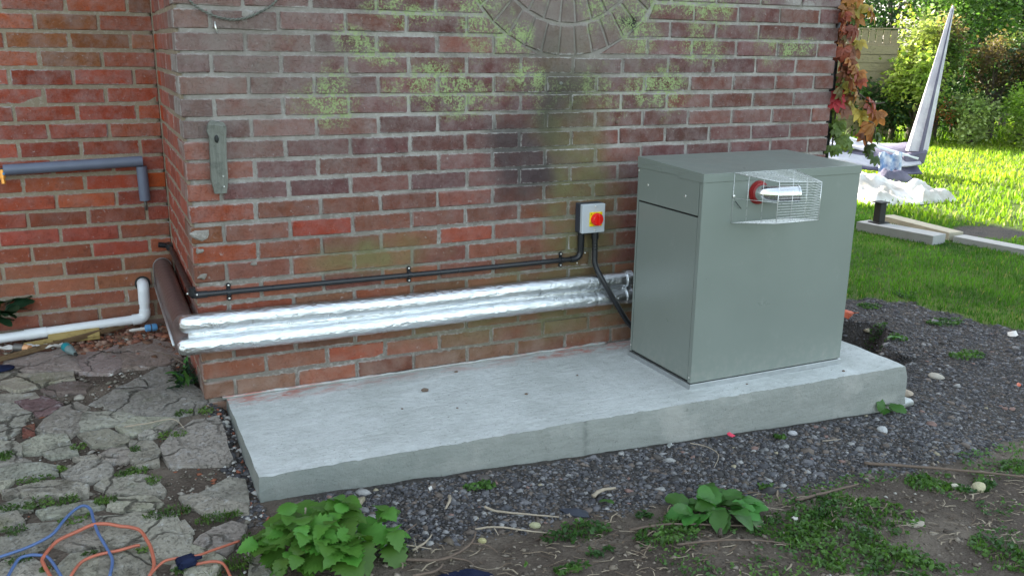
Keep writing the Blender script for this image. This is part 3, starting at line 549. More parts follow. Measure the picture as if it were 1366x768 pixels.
# return wall (faces left)
DB=.914
ret=empty('brick_wall',(0,0,0),'narrow red brick return wall running back from the corner beside the brown wrapped pipes','wall')
def rcol():
    return jc(R.choice([(.43,.085,.042),(.39,.080,.040),(.36,.085,.048)]),.12)
def bcol(j,x):
    if j<=2: c=R.choice([(.36,.11,.045),(.30,.11,.045),(.38,.095,.042)])
    elif j<=10: c=R.choice([(.42,.082,.040),(.38,.078,.042),(.40,.095,.042)])
    elif j<=13: c=R.choice([(.38,.080,.045),(.33,.095,.05),(.36,.075,.045)])
    else: c=R.choice([(.31,.115,.06),(.34,.095,.05),(.25,.11,.07)])
    return jc(c,.1)
mst=MB(); bst=MB()
for j in range(-3,20):
    z0=zj(j+1)+.005; y=.1125+.0 if j%2 else .225
    if j%2: y=.110
    while y<DB-.02:
        y1=min(y+.215,DB-.003)
        if j>=-2:
            L=.215 if y1-y>.16 else .1075
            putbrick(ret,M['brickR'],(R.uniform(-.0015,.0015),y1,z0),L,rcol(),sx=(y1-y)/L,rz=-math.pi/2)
        y=y1+.010
mortar_panel('mortar',ret,M['mortR'],-DB,-.012,-.28,1.6,.012,.0015,.0030,None,.02,5).rotation_euler=(0,0,-math.pi/2)
# recessed back wall
m_=MB(); m_.box(-.0035,.02,DB-.007,DB+.02,-.25,1.6); m_.build('corner_joint',M['mortR'],ret)
back=empty('brick_wall',(-.7,DB,0),'bright red brick wall set back at the left, carrying the grey-blue pipe','wall')
for j in range(-3,20):
    z0=zj(j+1)+.005; e=-.091 if j%2 else -.2035; x1=-.003
    while x1>-.86:
        x0=e+.005; e-=.225
        L=.215 if x1-x0>.16 else .1075
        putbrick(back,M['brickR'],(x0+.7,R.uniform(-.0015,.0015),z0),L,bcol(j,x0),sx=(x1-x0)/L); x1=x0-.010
    while x1>-2.4: bst.add(*chbox((x1-.215+.7,x1+.7,0,.1,z0,z0+BH),.004)); x1-=.225
o=bst.build('outer_brickwork',M['brickR'],back,kind='stuff'); o.color=(.33,.07,.045,1)
mortar_panel('mortar',back,M['mortR'],-1.7,.7,-.28,1.6,.013,.0015,.0035,None,.03,6)
m_=MB(); m_.box(-7.3,.715,.025,11.8,-.3,5.0); m_.box(-7.3,.70,.002,.03,1.6,5.0); m_.box(-7.35,-1.69,.004,.03,-.3,1.6); m_.build('house_block',M['far'],back)  # unseen left part of the house block, stretched sideways to widen its shade
# ------------------------------------------------------------------ concrete slab
def slab():
    x0,x1,y1=.07,2.641,-.001; yl,yr=-.677,-.736
    nx,ny,nz=300,34,6; V=[];idx={}
    def P(i,k,l):
        key=(i,k,l)
        if key in idx: return idx[key]
        u=i/nx;v=k/ny;w_=l/nz; yf=yl+(yr-yl)*u; x=x0+(x1-x0)*u; y=yf+(y1-yf)*v; z=-.26+.26*w_
        e=0
        if l==nz: z+=.0025*float(fbm(x,y,6,4))+(-.007*max(0,1-min(k,2)/2)*max(0,.1+1.2*float(fbm(x,0,34,6))))
        if k==0: y+=.0035*float(fbm(x,z*2,9,7))+.003*float(fbm(x,z*3,40,17))+(.004 if l==nz else 0)-.0045*(1 if x>1.02 and l<nz else 0)
        if i==nx: x+=.006*float(fbm(y,z,12,8))+(-.004 if l==nz else 0)
        if i==nx and l<3: x+=.012+.01*float(fbm(y,z,9,2)); 
        if i==0: x+=.004*float(fbm(y,z,12,9))+(.003 if l==nz else 0)
        idx[key]=len(V); V.append((x,y,z)); return idx[key]
    F=[]
    for i in range(nx):
        for k in range(ny): F.append((P(i,k,nz),P(i+1,k,nz),P(i+1,k+1,nz),P(i,k+1,nz)))
        for l in range(nz): F.append((P(i,0,l),P(i+1,0,l),P(i+1,0,l+1),P(i,0,l+1)))
    for k in range(ny):
        for l in range(nz):
            F.append((P(nx,k,l),P(nx,k+1,l),P(nx,k+1,l+1),P(nx,k,l+1))); F.append((P(0,k+1,l),P(0,k,l),P(0,k,l+1),P(0,k+1,l+1)))
    m=newmesh('concrete_slab',V,F,True); m.set_sharp_from_angle(angle=math.radians(40)); o=obj('concrete_slab',m,M['concrete'])
    tag(o,'pale grey cast concrete base slab under the green boiler','concrete base')
    # spilled lump of concrete at the right end
    V,F=sphere((2.655,-.70,-.175),.075,14,8,(1,.55,.32)); V=[(x+.012*float(fbm(x*9+z*5,y*9,3,1)),y+.01*float(fbm(y*9,z*11,3,2)),z+.012*float(fbm(x*9,y*9,5,3))) for x,y,z in V]
    obj('spilled_lump',newmesh('spilled_lump',V,F,True),M['concrete'],o)
    # mortar fillet where slab meets wall
    V,F=tubegeo([(x,-.004,.002) for x in np.linspace(.06,1.66,60)],.0075,6,True,0,lambda i,th:1+.9*float(fbm(i*.7,th,1,3))); obj('mortar_fillet',newmesh('mortar_fillet',V,F,True),M['concrete'],o)
    for (x,y,s) in ((.75,-.22,.012),(1.08,-.40,.006),(.62,-.35,.004),(.93,-.08,.007),(.80,-.42,.004),(1.35,-.30,.004),(2.35,-.68,.006),(1.9,-.64,.004)):
        V,F=sphere((x,y,s*.4),s,7,5,(1.2,1,.6)); V=[(a+R.uniform(-.2,.2)*s,b+R.uniform(-.2,.2)*s,c) for a,b,c in V]; obj('mud_crumb',newmesh('mud_crumb',V,F),M['darktwig'],o)
slab()
# ------------------------------------------------------------------ paving
pav=tag(empty('paving',(0,0,0)),kind='structure')
PC={0:(.33,.25,.24),3:(.27,.20,.19),5:(.24,.16,.155),7:(.24,.10,.075),11:(.34,.26,.235),2:(.34,.28,.25)}
def stone(k,poly):
    P=[Vector((x,y)) for x,y in poly]; c=sum(P,Vector((0,0)))/len(P); n=len(P); pts=[]
    A=sum(P[i].x*P[(i+1)%n].y-P[(i+1)%n].x*P[i].y for i in range(n))
    if A<0: P=P[::-1]
    for i in range(n):
        a=P[i];b=P[(i+1)%n]; L=(b-a).length; m=max(1,int(L/.035)); nn=Vector((b.y-a.y,a.x-b.x)).normalized()
        for q in range(m):
            p=a.lerp(b,q/m); f=.006 if q else .0; p=p+nn*(.0065+R.uniform(-f,f))
            if q==0: p=p.lerp(c,-.05)
            pts.append(p)
    N=len(pts); V=[];F=[]; h=R.uniform(.012,.017); tx=R.uniform(-.02,.02);ty=R.uniform(-.02,.02); size=math.sqrt(abs(A)/2)
    def zz(p,d): return float(g(min(p.x,.02),p.y))+h+tx*(p.x-c.x)+ty*(p.y-c.y)+d+.0075*float(fbm(p.x,p.y,15,k))+.004*float(fbm(p.x,p.y,45,k))
    edge=.006/ max(size,.05)
    rings=[(1.0,-.045),(1.0,-.007),(1-edge*.35,-.001),(.84,0),(.66,0),(.46,0),(.24,0)]
    for s,d in rings:
        for p in pts: q=c.lerp(p,s); V.append((q.x,q.y,zz(q,d)))
    V.append((c.x,c.y,zz(c,.001)))
    for r in range(len(rings)-1):
        for i in range(N): F.append((r*N+i,r*N+(i+1)%N,(r+1)*N+(i+1)%N,(r+1)*N+i))
    r=len(rings)-1
    for i in range(N): F.append((r*N+i,r*N+(i+1)%N,len(V)-1))
    m=newmesh('paving_stone',V,F,True); m.set_sharp_from_angle(angle=math.radians(50)); o=obj('paving_stone',m,M['paving'],pav)
    o.color=(*jc(PC.get(k,(.36,.335,.28)),.16),1)
for k,p in enumerate(STONES): stone(k,p)
# ------------------------------------------------------------------ loose stones (gravel)
def ico():
    t=(1+5**.5)/2; V=np.array([(-1,t,0),(1,t,0),(-1,-t,0),(1,-t,0),(0,-1,t),(0,1,t),(0,-1,-t),(0,1,-t),(t,0,-1),(t,0,1),(-t,0,-1),(-t,0,1)],float); V/=np.linalg.norm(V[0])
    F=np.array([(0,11,5),(0,5,1),(0,1,7),(0,7,10),(0,10,11),(1,5,9),(5,11,4),(11,10,2),(10,7,6),(7,1,8),(3,9,4),(3,4,2),(3,2,6),(3,6,8),(3,8,9),(4,9,5),(2,4,11),(6,2,10),(8,6,7),(9,8,1)]); return V,F
def octa(): return np.array([(1,0,0),(-1,0,0),(0,1,0),(0,-1,0),(0,0,1),(0,0,-1)],float),np.array([(0,2,4),(2,1,4),(1,3,4),(3,0,4),(2,0,5),(1,2,5),(3,1,5),(0,3,5)])
def scatter(name,P,S,cols,base,flat=.6,mat='stones',kind='stuff',parent=None,bury=.35):
    V0,F0=base; n=len(P); k=len(V0)
    V=V0[None]*NR.uniform(.65,1.25,(n,k,1)); V=V*np.stack([NR.uniform(.7,1.25,n),NR.uniform(.7,1.25,n),NR.uniform(.6,1,n)*flat],-1)[:,None,:]
    a=NR.uniform(0,6.28,n); ca,sa=np.cos(a)[:,None],np.sin(a)[:,None]; x=V[...,0]*ca-V[...,1]*sa; y=V[...,0]*sa+V[...,1]*ca
    tl=NR.uniform(-.5,.5,n)[:,None]; z=V[...,2]+x*tl*.6
    V=np.stack([x,y,z],-1)*S[:,None,None]+P[:,None,:]; V[...,2]+=(S*flat*(1-bury*2)*.5)[:,None]
    F=(F0[None]+(np.arange(n)*k)[:,None,None]).reshape(-1,F0.shape[1]); c=np.repeat(cols,len(F0),0)*NR.uniform(.85,1.15,(n*len(F0),1))
    return tag(obj(name,fastmesh(name,V.reshape(-1,3),F,c),M[mat],parent),kind=kind)
PAL=np.array([(.065,.064,.070),(.085,.082,.088),(.048,.046,.05),(.115,.11,.115),(.075,.065,.06),(.14,.135,.135),(.04,.037,.036),(.10,.08,.068)])
def gravpts(n,x0,x1,y0,y1,dens=None):
    x=NR.uniform(x0,x1,n);y=NR.uniform(y0,y1,n); G,Lw,_=cover(x,y); k=(NR.uniform(0,1,n)<G*(1-Lw)); 
    k&=~((x>.05)&(x<2.66)&(y>-.70-.022*x)); 
    if dens is not None: k&=NR.uniform(0,1,n)<dens(x,y)
    x=x[k];y=y[k]; return np.stack([x,y,surf(x,y)],-1)
P=np.concatenate([gravpts(36000,.1,2.7,-1.35,-.66),gravpts(42000,2.55,4.4,-1.35,1.0,lambda x,y:.75+.25*(y<0))]); S=np.exp(NR.normal(math.log(.0052),.42,len(P)))
scatter('gravel',P,S,PAL[NR.integers(0,len(PAL),len(P))]*NR.uniform(.85,1.7,(len(P),1)),octa())
P=np.concatenate([gravpts(1300,.1,2.7,-1.3,-.68),gravpts(1700,2.55,4.4,-1.35,1.0)]); S=np.exp(NR.normal(math.log(.0092),.36,len(P)))
cl=PAL[NR.integers(0,len(PAL),len(P))]*1.35; lt=NR.uniform(0,1,len(P)); cl[lt>.93]=(.30,.29,.28); cl[(lt<.03)]=(.22,.14,.12); cl[(lt>.05)&(lt<.065)]=(.30,.26,.18)
scatter('coarse_gravel',P,S,cl,ico())
P=gravpts(170,.1,4.2,-1.3,1.0); cl=PAL[NR.integers(0,len(PAL),len(P))]*1.5; scatter('slate_chips',P,NR.uniform(.013,.026,len(P)),cl,octa(),flat=.28)
# bits in the soil gap between paving and slab, and over the bare soil
n=900; x=NR.uniform(.0,.075,n);y=NR.uniform(-.8,.02,n); P=np.stack([x,y,surf(x,y)],-1); c=PAL[NR.integers(0,8,n)]; q=NR.uniform(0,1,n); c[q>.9]=(.45,.43,.40); c[q<.08]=(.28,.10,.06)
scatter('gap_rubble',P,np.exp(NR.normal(math.log(.006),.4,n)),c,ico())
n=5200; x=NR.uniform(.1,3.4,n);y=NR.uniform(-2.1,-1.05,n); P=np.stack([x,y,surf(x,y)],-1); c=np.array([(.13,.105,.08),(.09,.072,.058),(.19,.155,.12),(.25,.21,.17)])[NR.integers(0,4,n)]; q=NR.uniform(0,1,n); c[q>.985]=(.40,.38,.34)
scatter('soil_crumbs',P,np.exp(NR.normal(math.log(.0055),.45,n)),c,octa())
n=5200; x=NR.uniform(-.9,.03,n);y=NR.uniform(-1.3,.9,n); P=np.stack([x,y,g(np.minimum(x,.02),y)+.002],-1); c=np.array([(.16,.14,.11),(.10,.08,.06),(.24,.21,.17),(.30,.27,.23)])[NR.integers(0,4,n)]; q=NR.uniform(0,1,n); c[q<.05]=(.25,.09,.05); c[q>.975]=(.5,.48,.44)
scatter('joint_rubble',P,np.exp(NR.normal(math.log(.0055),.5,n)),c,octa())
# brick dust and broken mortar against the back wall
n=900; x=NR.uniform(-.45,.0,n);y=NR.uniform(.5,.91,n); P=np.stack([x,y,g(x,y)+.002],-1); c=np.array([(.28,.11,.06),(.22,.09,.06),(.30,.19,.14),(.15,.08,.05)])[NR.integers(0,4,n)]
scatter('brick_rubble',P,np.exp(NR.normal(math.log(.008),.5,n)),c,ico())
# ------------------------------------------------------------------ boiler
BX0,BX1,BY0,BY1=1.665,2.405,-.600,-.180
boiler=empty('boiler',((BX0+BX1)/2,-.39,0),'large grey-green steel boiler cabinet on the concrete base','boiler')
bp=boiler.location.copy()
def rel(m): m.V=[(x-bp.x,y-bp.y,z-bp.z) for x,y,z in m.V]; return m
def part(name,boxes,mat,par=boiler,bev=.0015):
    m=MB()
    for b in boxes: m.box(*b)
    rel(m); return m.build(name,mat,par,bevel=bev)
part('cabinet',[(BX0+.006,BX1-.003,BY0+.006,BY1,.022,.782)],M['dark'],bev=0)  # black core shows as painted shade between the panels
part('front_panel',[(BX0,BX1,BY0,BY0+.004,.024,.782),(BX0,BX0+.0035,BY0+.0045,BY0+.020,.024,.782)],M['paint'])
part('right_panel',[(BX1-.002,BX1+.001,BY0+.005,BY1,.024,.782)],M['paint'],bev=.0006)
part('back_panel',[(BX0+.004,BX1-.003,BY1+.001,BY1+.004,.024,.782)],M['paint'],bev=.0006)
sp=part('side_panel',[(BX0+.0015,BX0+.005,BY0+.0235,BY1-.012,.030,.648)],M['paint']); sp['label']='tall lower side panel below the dark gap'
up=part('side_panel',[(BX0-.001,BX0+.0035,BY0+.0225,BY1-.010,.655,.792)],M['paint']); up['label']='short upper side panel with two screws'
part('edge_strip',[(BX0,BX0+.004,BY1-.0095,BY1,.024,.779)],M['paint'],bev=.0006)
pl=part('plinth',[(BX0-.004,BX1+.003,BY0-.004,BY1+.004,.0,.021)],M['galv'],bev=.001)
# lid with a sloping top and a stepped lip
lid=MB()
def lidz(y): return .808+(y-BY0)/(BY1-BY0)*.017
V=[(BX0-.003,BY0-.003,.800),(BX1+.003,BY0-.003,.800),(BX1+.003,BY1+.003,.800),(BX0-.003,BY1+.003,.800),
   (BX0-.003,BY0-.003,lidz(BY0)),(BX1+.003,BY0-.003,lidz(BY0)),(BX1+.003,BY1+.003,lidz(BY1)),(BX0-.003,BY1+.003,lidz(BY1))]
lid.add(V,[(3,2,1,0),(4,5,6,7),(0,1,5,4),(1,2,6,5),(2,3,7,6),(3,0,4,7)])
lid.box(BX0-.003,BX1+.003,BY0-.003,BY0-.0005,.777,.8005)
lid.box(BX0-.0032,BX0-.0012,BY0-.0002,-.455,.776,.8003); lid.box(BX0-.0032,BX0-.0012,-.4545,-.345,.784,.8004); lid.box(BX0-.0032,BX0-.0012,-.3445,BY1+.002,.782,.8003)
lid.box(BX1+.0012,BX1+.0032,BY0-.0002,BY1+.002,.777,.8003)
rel(lid).build('lid',M['paint'],boiler,bevel=.0012)
def screw(x,y,z,d,par,r=.0055):
    V,F=sphere((0,0,0),r,10,5); V=[(a*(.45 if abs(d[0]) else 1),b*(.45 if abs(d[1]) else 1),c) for a,b,c in V]
    pb=par.matrix_parent if False else None
    o=obj('screw',newmesh('screw',V,F,True),M['screw'],par,(x-bp.x,y-bp.y,z-bp.z)); return o
for y,z in ((-.255,.722),(-.50,.715)): screw(BX0-.002,y,z,(1,0,0),up)
screw(BX0-.001,BY0+.010,.795,(1,0,0),boiler,.004); screw(BX0-.001,BY0+.010,.045,(1,0,0),boiler,.004); screw(BX0-.001,BY1-.006,.05,(1,0,0),boiler,.004); screw(BX0-.001,BY1-.006,.77,(1,0,0),boiler,.004)
# flue: red seal, steel pipe with a seam
fx,fz=1.912,.730
fl=MB(); V,F=[],[]
def pipey(x,z,y0,y1,r,ri,n=40):
    V=[];F=[]
    for yy,rr in ((y0,r),(y1,r),(y1,ri),(y0+.01,ri)):
        for k in range(n): a=2*math.pi*k/n; V.append((x+rr*math.cos(a),yy,z+rr*math.sin(a)))
    for s in range(3):
        for k in range(n): F.append((s*n+k,s*n+(k+1)%n,(s+1)*n+(k+1)%n,(s+1)*n+k))
    return V,F
fp_=[(fx,BY0+.001,fz),(fx,-.625,fz),(fx+.008,-.645,fz),(fx+.032,-.668,fz+.001),(fx+.062,-.684,fz+.002),(fx+.098,-.698,fz+.003)]
fl.add(*tubegeo(fp_,.0305,36,False,4)); fl.add(*tubegeo([(fx+.034,-.669,fz),(fx+.038,-.671,fz)],.0320,36)); fl.add(*tubegeo([(fx+.093,-.6965,fz+.003),(fx+.0985,-.6985,fz+.003)],.0322,36,False))
f2=MB(); f2.add(*tubegeo([(fx+.08,-.692,fz+.002),(fx+.094,-.697,fz+.003)],.029,24)); rel(f2).build('flue_mouth',M['dark'],boiler)  # black plug paints the shaded inside of the flue
flue=rel(fl).build('flue_pipe',M['chrome'],boiler,True,auto=35)
f3=MB()
for r0,r1,y0,y1 in ((.043,.031,-.600,-.605),(.040,.031,-.605,-.610),(.037,.031,-.610,-.615)): f3.add(*pipey(fx,fz,y0,y1,r0,r1))
rel(f3).build('flue_seal',M['redseal'],boiler,True,auto=35)
# wire guard over the flue
B=[(1.797,BY0-.003,.625),(2.071,BY0-.003,.625),(2.071,BY0-.003,.806),(1.797,BY0-.003,.806)]
Fr=[(1.843,-.785,.652),(2.034,-.785,.652),(2.034,-.785,.786),(1.843,-.785,.796)]
B=[Vector(b) for b in B];Fr=[Vector(b) for b in Fr]
wm=MB(); wr=.00075
def quadwires(a,b,c,d,nu,nv):
    # a-b bottom, d-c top ; nu wires running b->..., nv
    for i in range(nu+1): t=i/nu; wm.tube([a.lerp(b,t),d.lerp(c,t)],wr*.9,5)
    for i in range(nv+1): t=i/nv; wm.tube([a.lerp(d,t),b.lerp(c,t)],wr,5)
quadwires(Fr[0],Fr[1],Fr[2],Fr[3],3,15)
quadwires(B[0],Fr[0],Fr[3],B[3],3,2)
quadwires(Fr[1],B[1],B[2],Fr[2],2,15)
quadwires(Fr[3],Fr[2],B[2],B[3],2,12)
quadwires(B[0],B[1],Fr[1],Fr[0],2,12)
for p,q in [(Fr[0],Fr[1]),(Fr[1],Fr[2]),(Fr[2],Fr[3]),(Fr[3],Fr[0])]+[(B[i],Fr[i]) for i in range(4)]: wm.tube([p,q],wr*1.6,6)
gd=rel(wm).build('wire_guard',M['wire'],boiler); gd.data.polygons.foreach_set('use_smooth',[True]*len(gd.data.polygons))
screw(1.800,BY0-.004,.722,(0,1,0),gd,.006); screw(1.850,BY0-.004,.795,(0,1,0),gd,.005)
V,F=tubegeo([(1.806,BY0-.006,.705),(1.818,BY0-.009,.69),(1.835,BY0-.006,.676)],.0016,6,True,3); m=MB(); m.add(V,F); rel(m).build('wire_tail',M['blackpvc'],boiler)
# ------------------------------------------------------------------ isolator switch
sw=empty('isolator_switch',(1.54,0,.565),'grey isolator switch box with a red rotary knob on a yellow plate on the wall','switch')
def rp(m,p): m.V=[(x-p[0],y-p[1],z-p[2]) for x,y,z in m.V]; return m
sp_=(1.54,0,.565)
m=MB(); m.box(1.486,1.594,-.040,-.002,.505,.625); rp(m,sp_).build('back_box',M['darkgrey'],sw,bevel=.003)
m=MB(); m.box(1.487,1.593,-.060,-.0405,.506,.624); rp(m,sp_).build('cover',M['greyplastic'],sw,bevel=.003)
m=MB(); m.box(1.519,1.577,-.066,-.0605,.534,.592); yp=rp(m,sp_).build('yellow_plate',M['yellow'],sw,bevel=.0015)
m=MB(); m.add(*tubegeo([(1.549,-.066,.563),(1.549,-.070,.563),(1.549,-.080,.563),(1.549,-.086,.563)],lambda t:(.026,.026,.0255,.021)[min(3,round(t*3))],28)); kn=rp(m,sp_).build('knob',M['red'],sw,True,auto=40)
m=MB(); m.box(1.544,1.554,-.096,-.0855,.541,.585); rp(m,sp_).build('knob_grip',M['red'],kn,bevel=.003)
def textobj(body,loc,size,mat,par,rot=(math.pi/2,0,0)):
    c=bpy.data.curves.new('plate_lettering','FONT'); c.body=body; c.size=size; c.extrude=.0004; c.align_x='CENTER'; c.align_y='CENTER'
    o=bpy.data.objects.new('plate_lettering',c); C.objects.link(o); o.parent=par; o.location=loc; o.rotation_euler=rot; c.materials.append(mat)
    dg=bpy.context.evaluated_depsgraph_get(); me=bpy.data.meshes.new_from_object(o.evaluated_get(dg)); 
    n=bpy.data.objects.new('plate_lettering',me); C.objects.link(n); n.parent=par; n.location=loc; n.rotation_euler=rot; bpy.data.objects.remove(o); return n
textobj('I',(1.525-1.54,-.0667,.584-.565),.010,M['dark'],yp); textobj('O',(1.525-1.54,-.0667,.548-.565),.010,M['dark'],yp)
for z in (.614,.516):
    V,F=sphere((0,0,0),.0042,10,5,(1,.5,1)); obj('screw',newmesh('screw',V,F,True),M['screw'],sw,(1.547-1.54,-.0605,z-.565))
# ------------------------------------------------------------------ conduit
cd=empty('conduit',(.75,0,.392),'thin black rigid conduit clipped along the brick wall above the foil pipes','conduit'); cp=(.75,0,.392)
def bend(a,c,b,r,n=7):
    a,c,b=Vector(a),Vector(c),Vector(b); u=(a-c).normalized();v=(b-c).normalized(); P=[]
    for i in range(n+1):
        t=i/n; P.append(c+u*r*(1-t)**2+v*r*t**2)
    return [a]+P+[b]
m=MB(); m.add(*tubegeo([(.028,-.016,.396),(.4,-.015,.394),(.9,-.015,.392),(1.47,-.015,.393)],.0098,14)); rp(m,cp).build('long_pipe',M['blackpvc'],cd,True,auto=50)
m=MB(); m.add(*tubegeo(bend((1.462,-.016,.393),(1.508,-.018,.393),(1.508,-.018,.44),.036),.0128,14)); rp(m,cp).build('elbow',M['blackpvc'],cd,True,auto=50)
m=MB(); m.add(*tubegeo([(1.508,-.018,.43),(1.508,-.018,.506)],.0135,14)); rp(m,cp).build('riser',M['blackpvc'],cd,True,auto=50)
m=MB(); m.add(*tubegeo(bend((.035,-.017,.396),(-.014,-.017,.396),(-.014,.03,.398),.02),.0125,12)); m.add(*tubegeo([(-.014,-.017,.396),(-.014,-.017,.425)],.012,10)); rp(m,cp).build('corner_elbow',M['blackpvc'],cd,True,auto=50)
m=MB(); m.add(*tubegeo([(-.014,.02,.398),(-.014,.872,.386)],.0098,12)); m.add(*tubegeo([(-.016,.86,.386),(-.016,.908,.387)],.015,12)); m.add(*tubegeo([(-.016,.895,.387),(-.058,.893,.396)],.0115,12)); rp(m,cp).build('return_pipe',M['blackpvc'],cd,True,auto=50)
for x in (.108,.769,1.422):
    m=MB(); m.add(*tubegeo([(-.006,0,0),(.006,0,0)],.0125,14)); m.V=[(a,b-.015,c) for a,b,c in m.V]; m.box(-.007,.007,-.006,-.001,-.026,.026,.002)
    for s in (-1,1): m.add(*tubegeo([(0,-.0065,s*.0235),(0,-.001,s*.0235)],.0085,12))
    sa=m.build('saddle_clip',M['blackpvc'],cd,True,(x-cp[0],0,.3935-cp[2]),auto=40)
    for s in (-1,1):
        V,F=sphere((0,-.008,s*.0235),.0042,8,5,(1,.5,1)); obj('screw',newmesh('screw',V,F,True),M['screw'],sa)
for p in ((1.487,-.028,.378),(1.523,-.028,.418),(-.03,-.022,.405),(.0,-.030,.40)):
    V,F=sphere((p[0]-cp[0],p[1]-cp[1],p[2]-cp[2]),.0036,8,5); obj('screw',newmesh('screw',V,F,True),M['screw'],cd)
fc=empty('flexible_conduit',(1.56,-.045,.49),'ribbed black flexible cable looping from the switch down behind the boiler','cable'); fp=(1.56,-.045,.49)
m=MB(); pth=[(1.560,-.040,.507),(1.560,-.045,.42),(1.562,-.052,.365),(1.590,-.085,.29),(1.640,-.100,.205),(1.70,-.10,.12),(1.76,-.105,.06),(1.80,-.12,.04)]
m.add(*tubegeo(pth,.0115,12,True,22,lambda i,th:1+.07*math.sin(i*2.2))); rp(m,fp).build('flexible_tube',M['blackpvc'],fc,True)
m=MB(); m.add(*tubegeo([(1.560,-.040,.512),(1.560,-.041,.478)],.0155,12)); rp(m,fp).build('gland',M['blackpvc'],fc,True,auto=50)
# ------------------------------------------------------------------ foil wrapped pipes
def foil(z,y,label,x0,xe,seed,r=.0325):
    N=520;n=40; P=[];V=[];F=[]
    ks=[]
    for i in range(N+1):
        u=i/N; x=x0+(xe-x0)*u; e=min(1,(x-x0)/.03+.0); rr=r*(1-.55*(1-math.sqrt(max(0,1-(1-e)**2))))
        zc=z+ (x/1.75)*(-.012)*(1 if z>.25 else .2)+.002*math.sin(x*5+seed)
        for k in range(n):
            th=2*math.pi*k/n; ks.append((x,th)); V.append([x,y+rr*math.cos(th),zc+rr*math.sin(th),rr])
    V=np.array(V); K=np.array(ks); d=.0010*fbm(K[:,0],np.sin(K[:,1])*.3,22,seed)+.0010*np.maximum(0,fbm(K[:,0]*.8,np.cos(K[:,1]+.3)*.12+np.sin(K[:,1])*.05,44,seed+3,3))
    d+= -.0016*np.exp(-((K[:,0]-x0)%.47-.235)**2/.00003)
    th=K[:,1]; V[:,1]+=d*np.cos(th); V[:,2]+=d*np.sin(th)
    i=np.arange(N)[:,None]*n; k=np.arange(n)[None]; k2=(k+1)%n
    F=np.stack([i+k,i+k2,i+n+k2,i+n+k],-1).reshape(-1,4)
    m=fastmesh('foil_pipe',V[:,:3],F,smooth=True); return m
def foilthing(z,y,label,x0,xe,seed,par=None):
    o=obj('foil_pipe',foil(z,y,label,x0,xe,seed),M['foil']); tag(o,label,'pipe','foil wrapped heating pipes along the wall')
    V,F=sphere((x0+.004,y,z),.0200,20,8,(.30,1,1)); obj('end_cap',newmesh('end_cap',V,F,True),M['foil'],o)
    if z>.25:
        for x in (.42,.86,1.30):
            V,F=tubegeo([(x,y-.0,z),(x+.02,y-.0,z)],.0335,28,False); 
            cz=(x/1.75)*(-.012); V=[(a,b,c+cz) for a,b,c in V]; obj('foil_tape',newmesh('foil_tape',V,F,True),M['foil'],o)
    m=MB(); m.add(*tubegeo([(xe-.012,y,z-.010 if z>.25 else z-.002),(xe+.015,y,z-.010 if z>.25 else z-.002)],.0385,20)); m.build('cable_tie_band',M['foil'],o,True,auto=50)
foilthing(.303,-.044,'upper of the two foil wrapped pipes running along the brick wall',-.068,1.72,1)
foilthing(.224,-.046,'lower of the two foil wrapped pipes running along the brick wall',-.078,1.72,2)
st=MB(); st.add(*tubegeo([(-.04,-.026,.263),(1.72,-.026,.257)],.024,10,True,40,lambda i,th:1+.12*math.sin(i*1.7+th*3))); o=st.build('foil_seam',M['foil'],bpy.data.objects['foil_pipe'],True)
# brown wrapped run along the return wall
def stadium(name,y0,y1,xc,zc0,zc1,w,h,mat):
    V=[];F=[];n=28;N=24
    for i in range(N+1):
        y=y0+(y1-y0)*i/N; zc=zc0+(zc1-zc0)*i/N
        for k in range(n):
            a=2*math.pi*k/n; cx=math.cos(a)*w; cz=math.sin(a)*w+(h-w)*(1 if math.sin(a)>0 else -1); V.append((xc+cx,y,zc+cz))
    for i in range(N):
        for k in range(n): F.append((i*n+k,i*n+(k+1)%n,(i+1)*n+(k+1)%n,(i+1)*n+k))
    F.append(tuple(range(n)));F.append(tuple(N*n+k for k in range(n)))
    return obj(name,newmesh(name,V,F,True),mat)
o=stadium('wrapped_pipe',-.030,.885,-.050,.262,.262,.036,.074,M['brownlag']); o.data.set_sharp_from_angle(angle=math.radians(50)); tag(o,'thick dark brown covered pipe along the return wall, meeting the foil pipes at the corner','pipe')
m=MB(); m.add(*tubegeo([(-.087,-.02,.226),(-.087,.88,.226)],.006,8,True,0,None)); m.build('grey_seam',M['galv'],o,True)
V=[];F=[];n=28
for yy,ww in ((.878,.0385),(.892,.0385),(.892,.030)):
    for k in range(n):
        a=2*math.pi*k/n; V.append((-.050+math.cos(a)*ww,yy,.262+math.sin(a)*ww+.038*(1 if math.sin(a)>0 else -1)))
for s in range(2):
    for k in range(n): F.append((s*n+k,s*n+(k+1)%n,(s+1)*n+(k+1)%n,(s+1)*n+k))
obj('end_collar',newmesh('end_collar',V,F,True),M['white'],o)
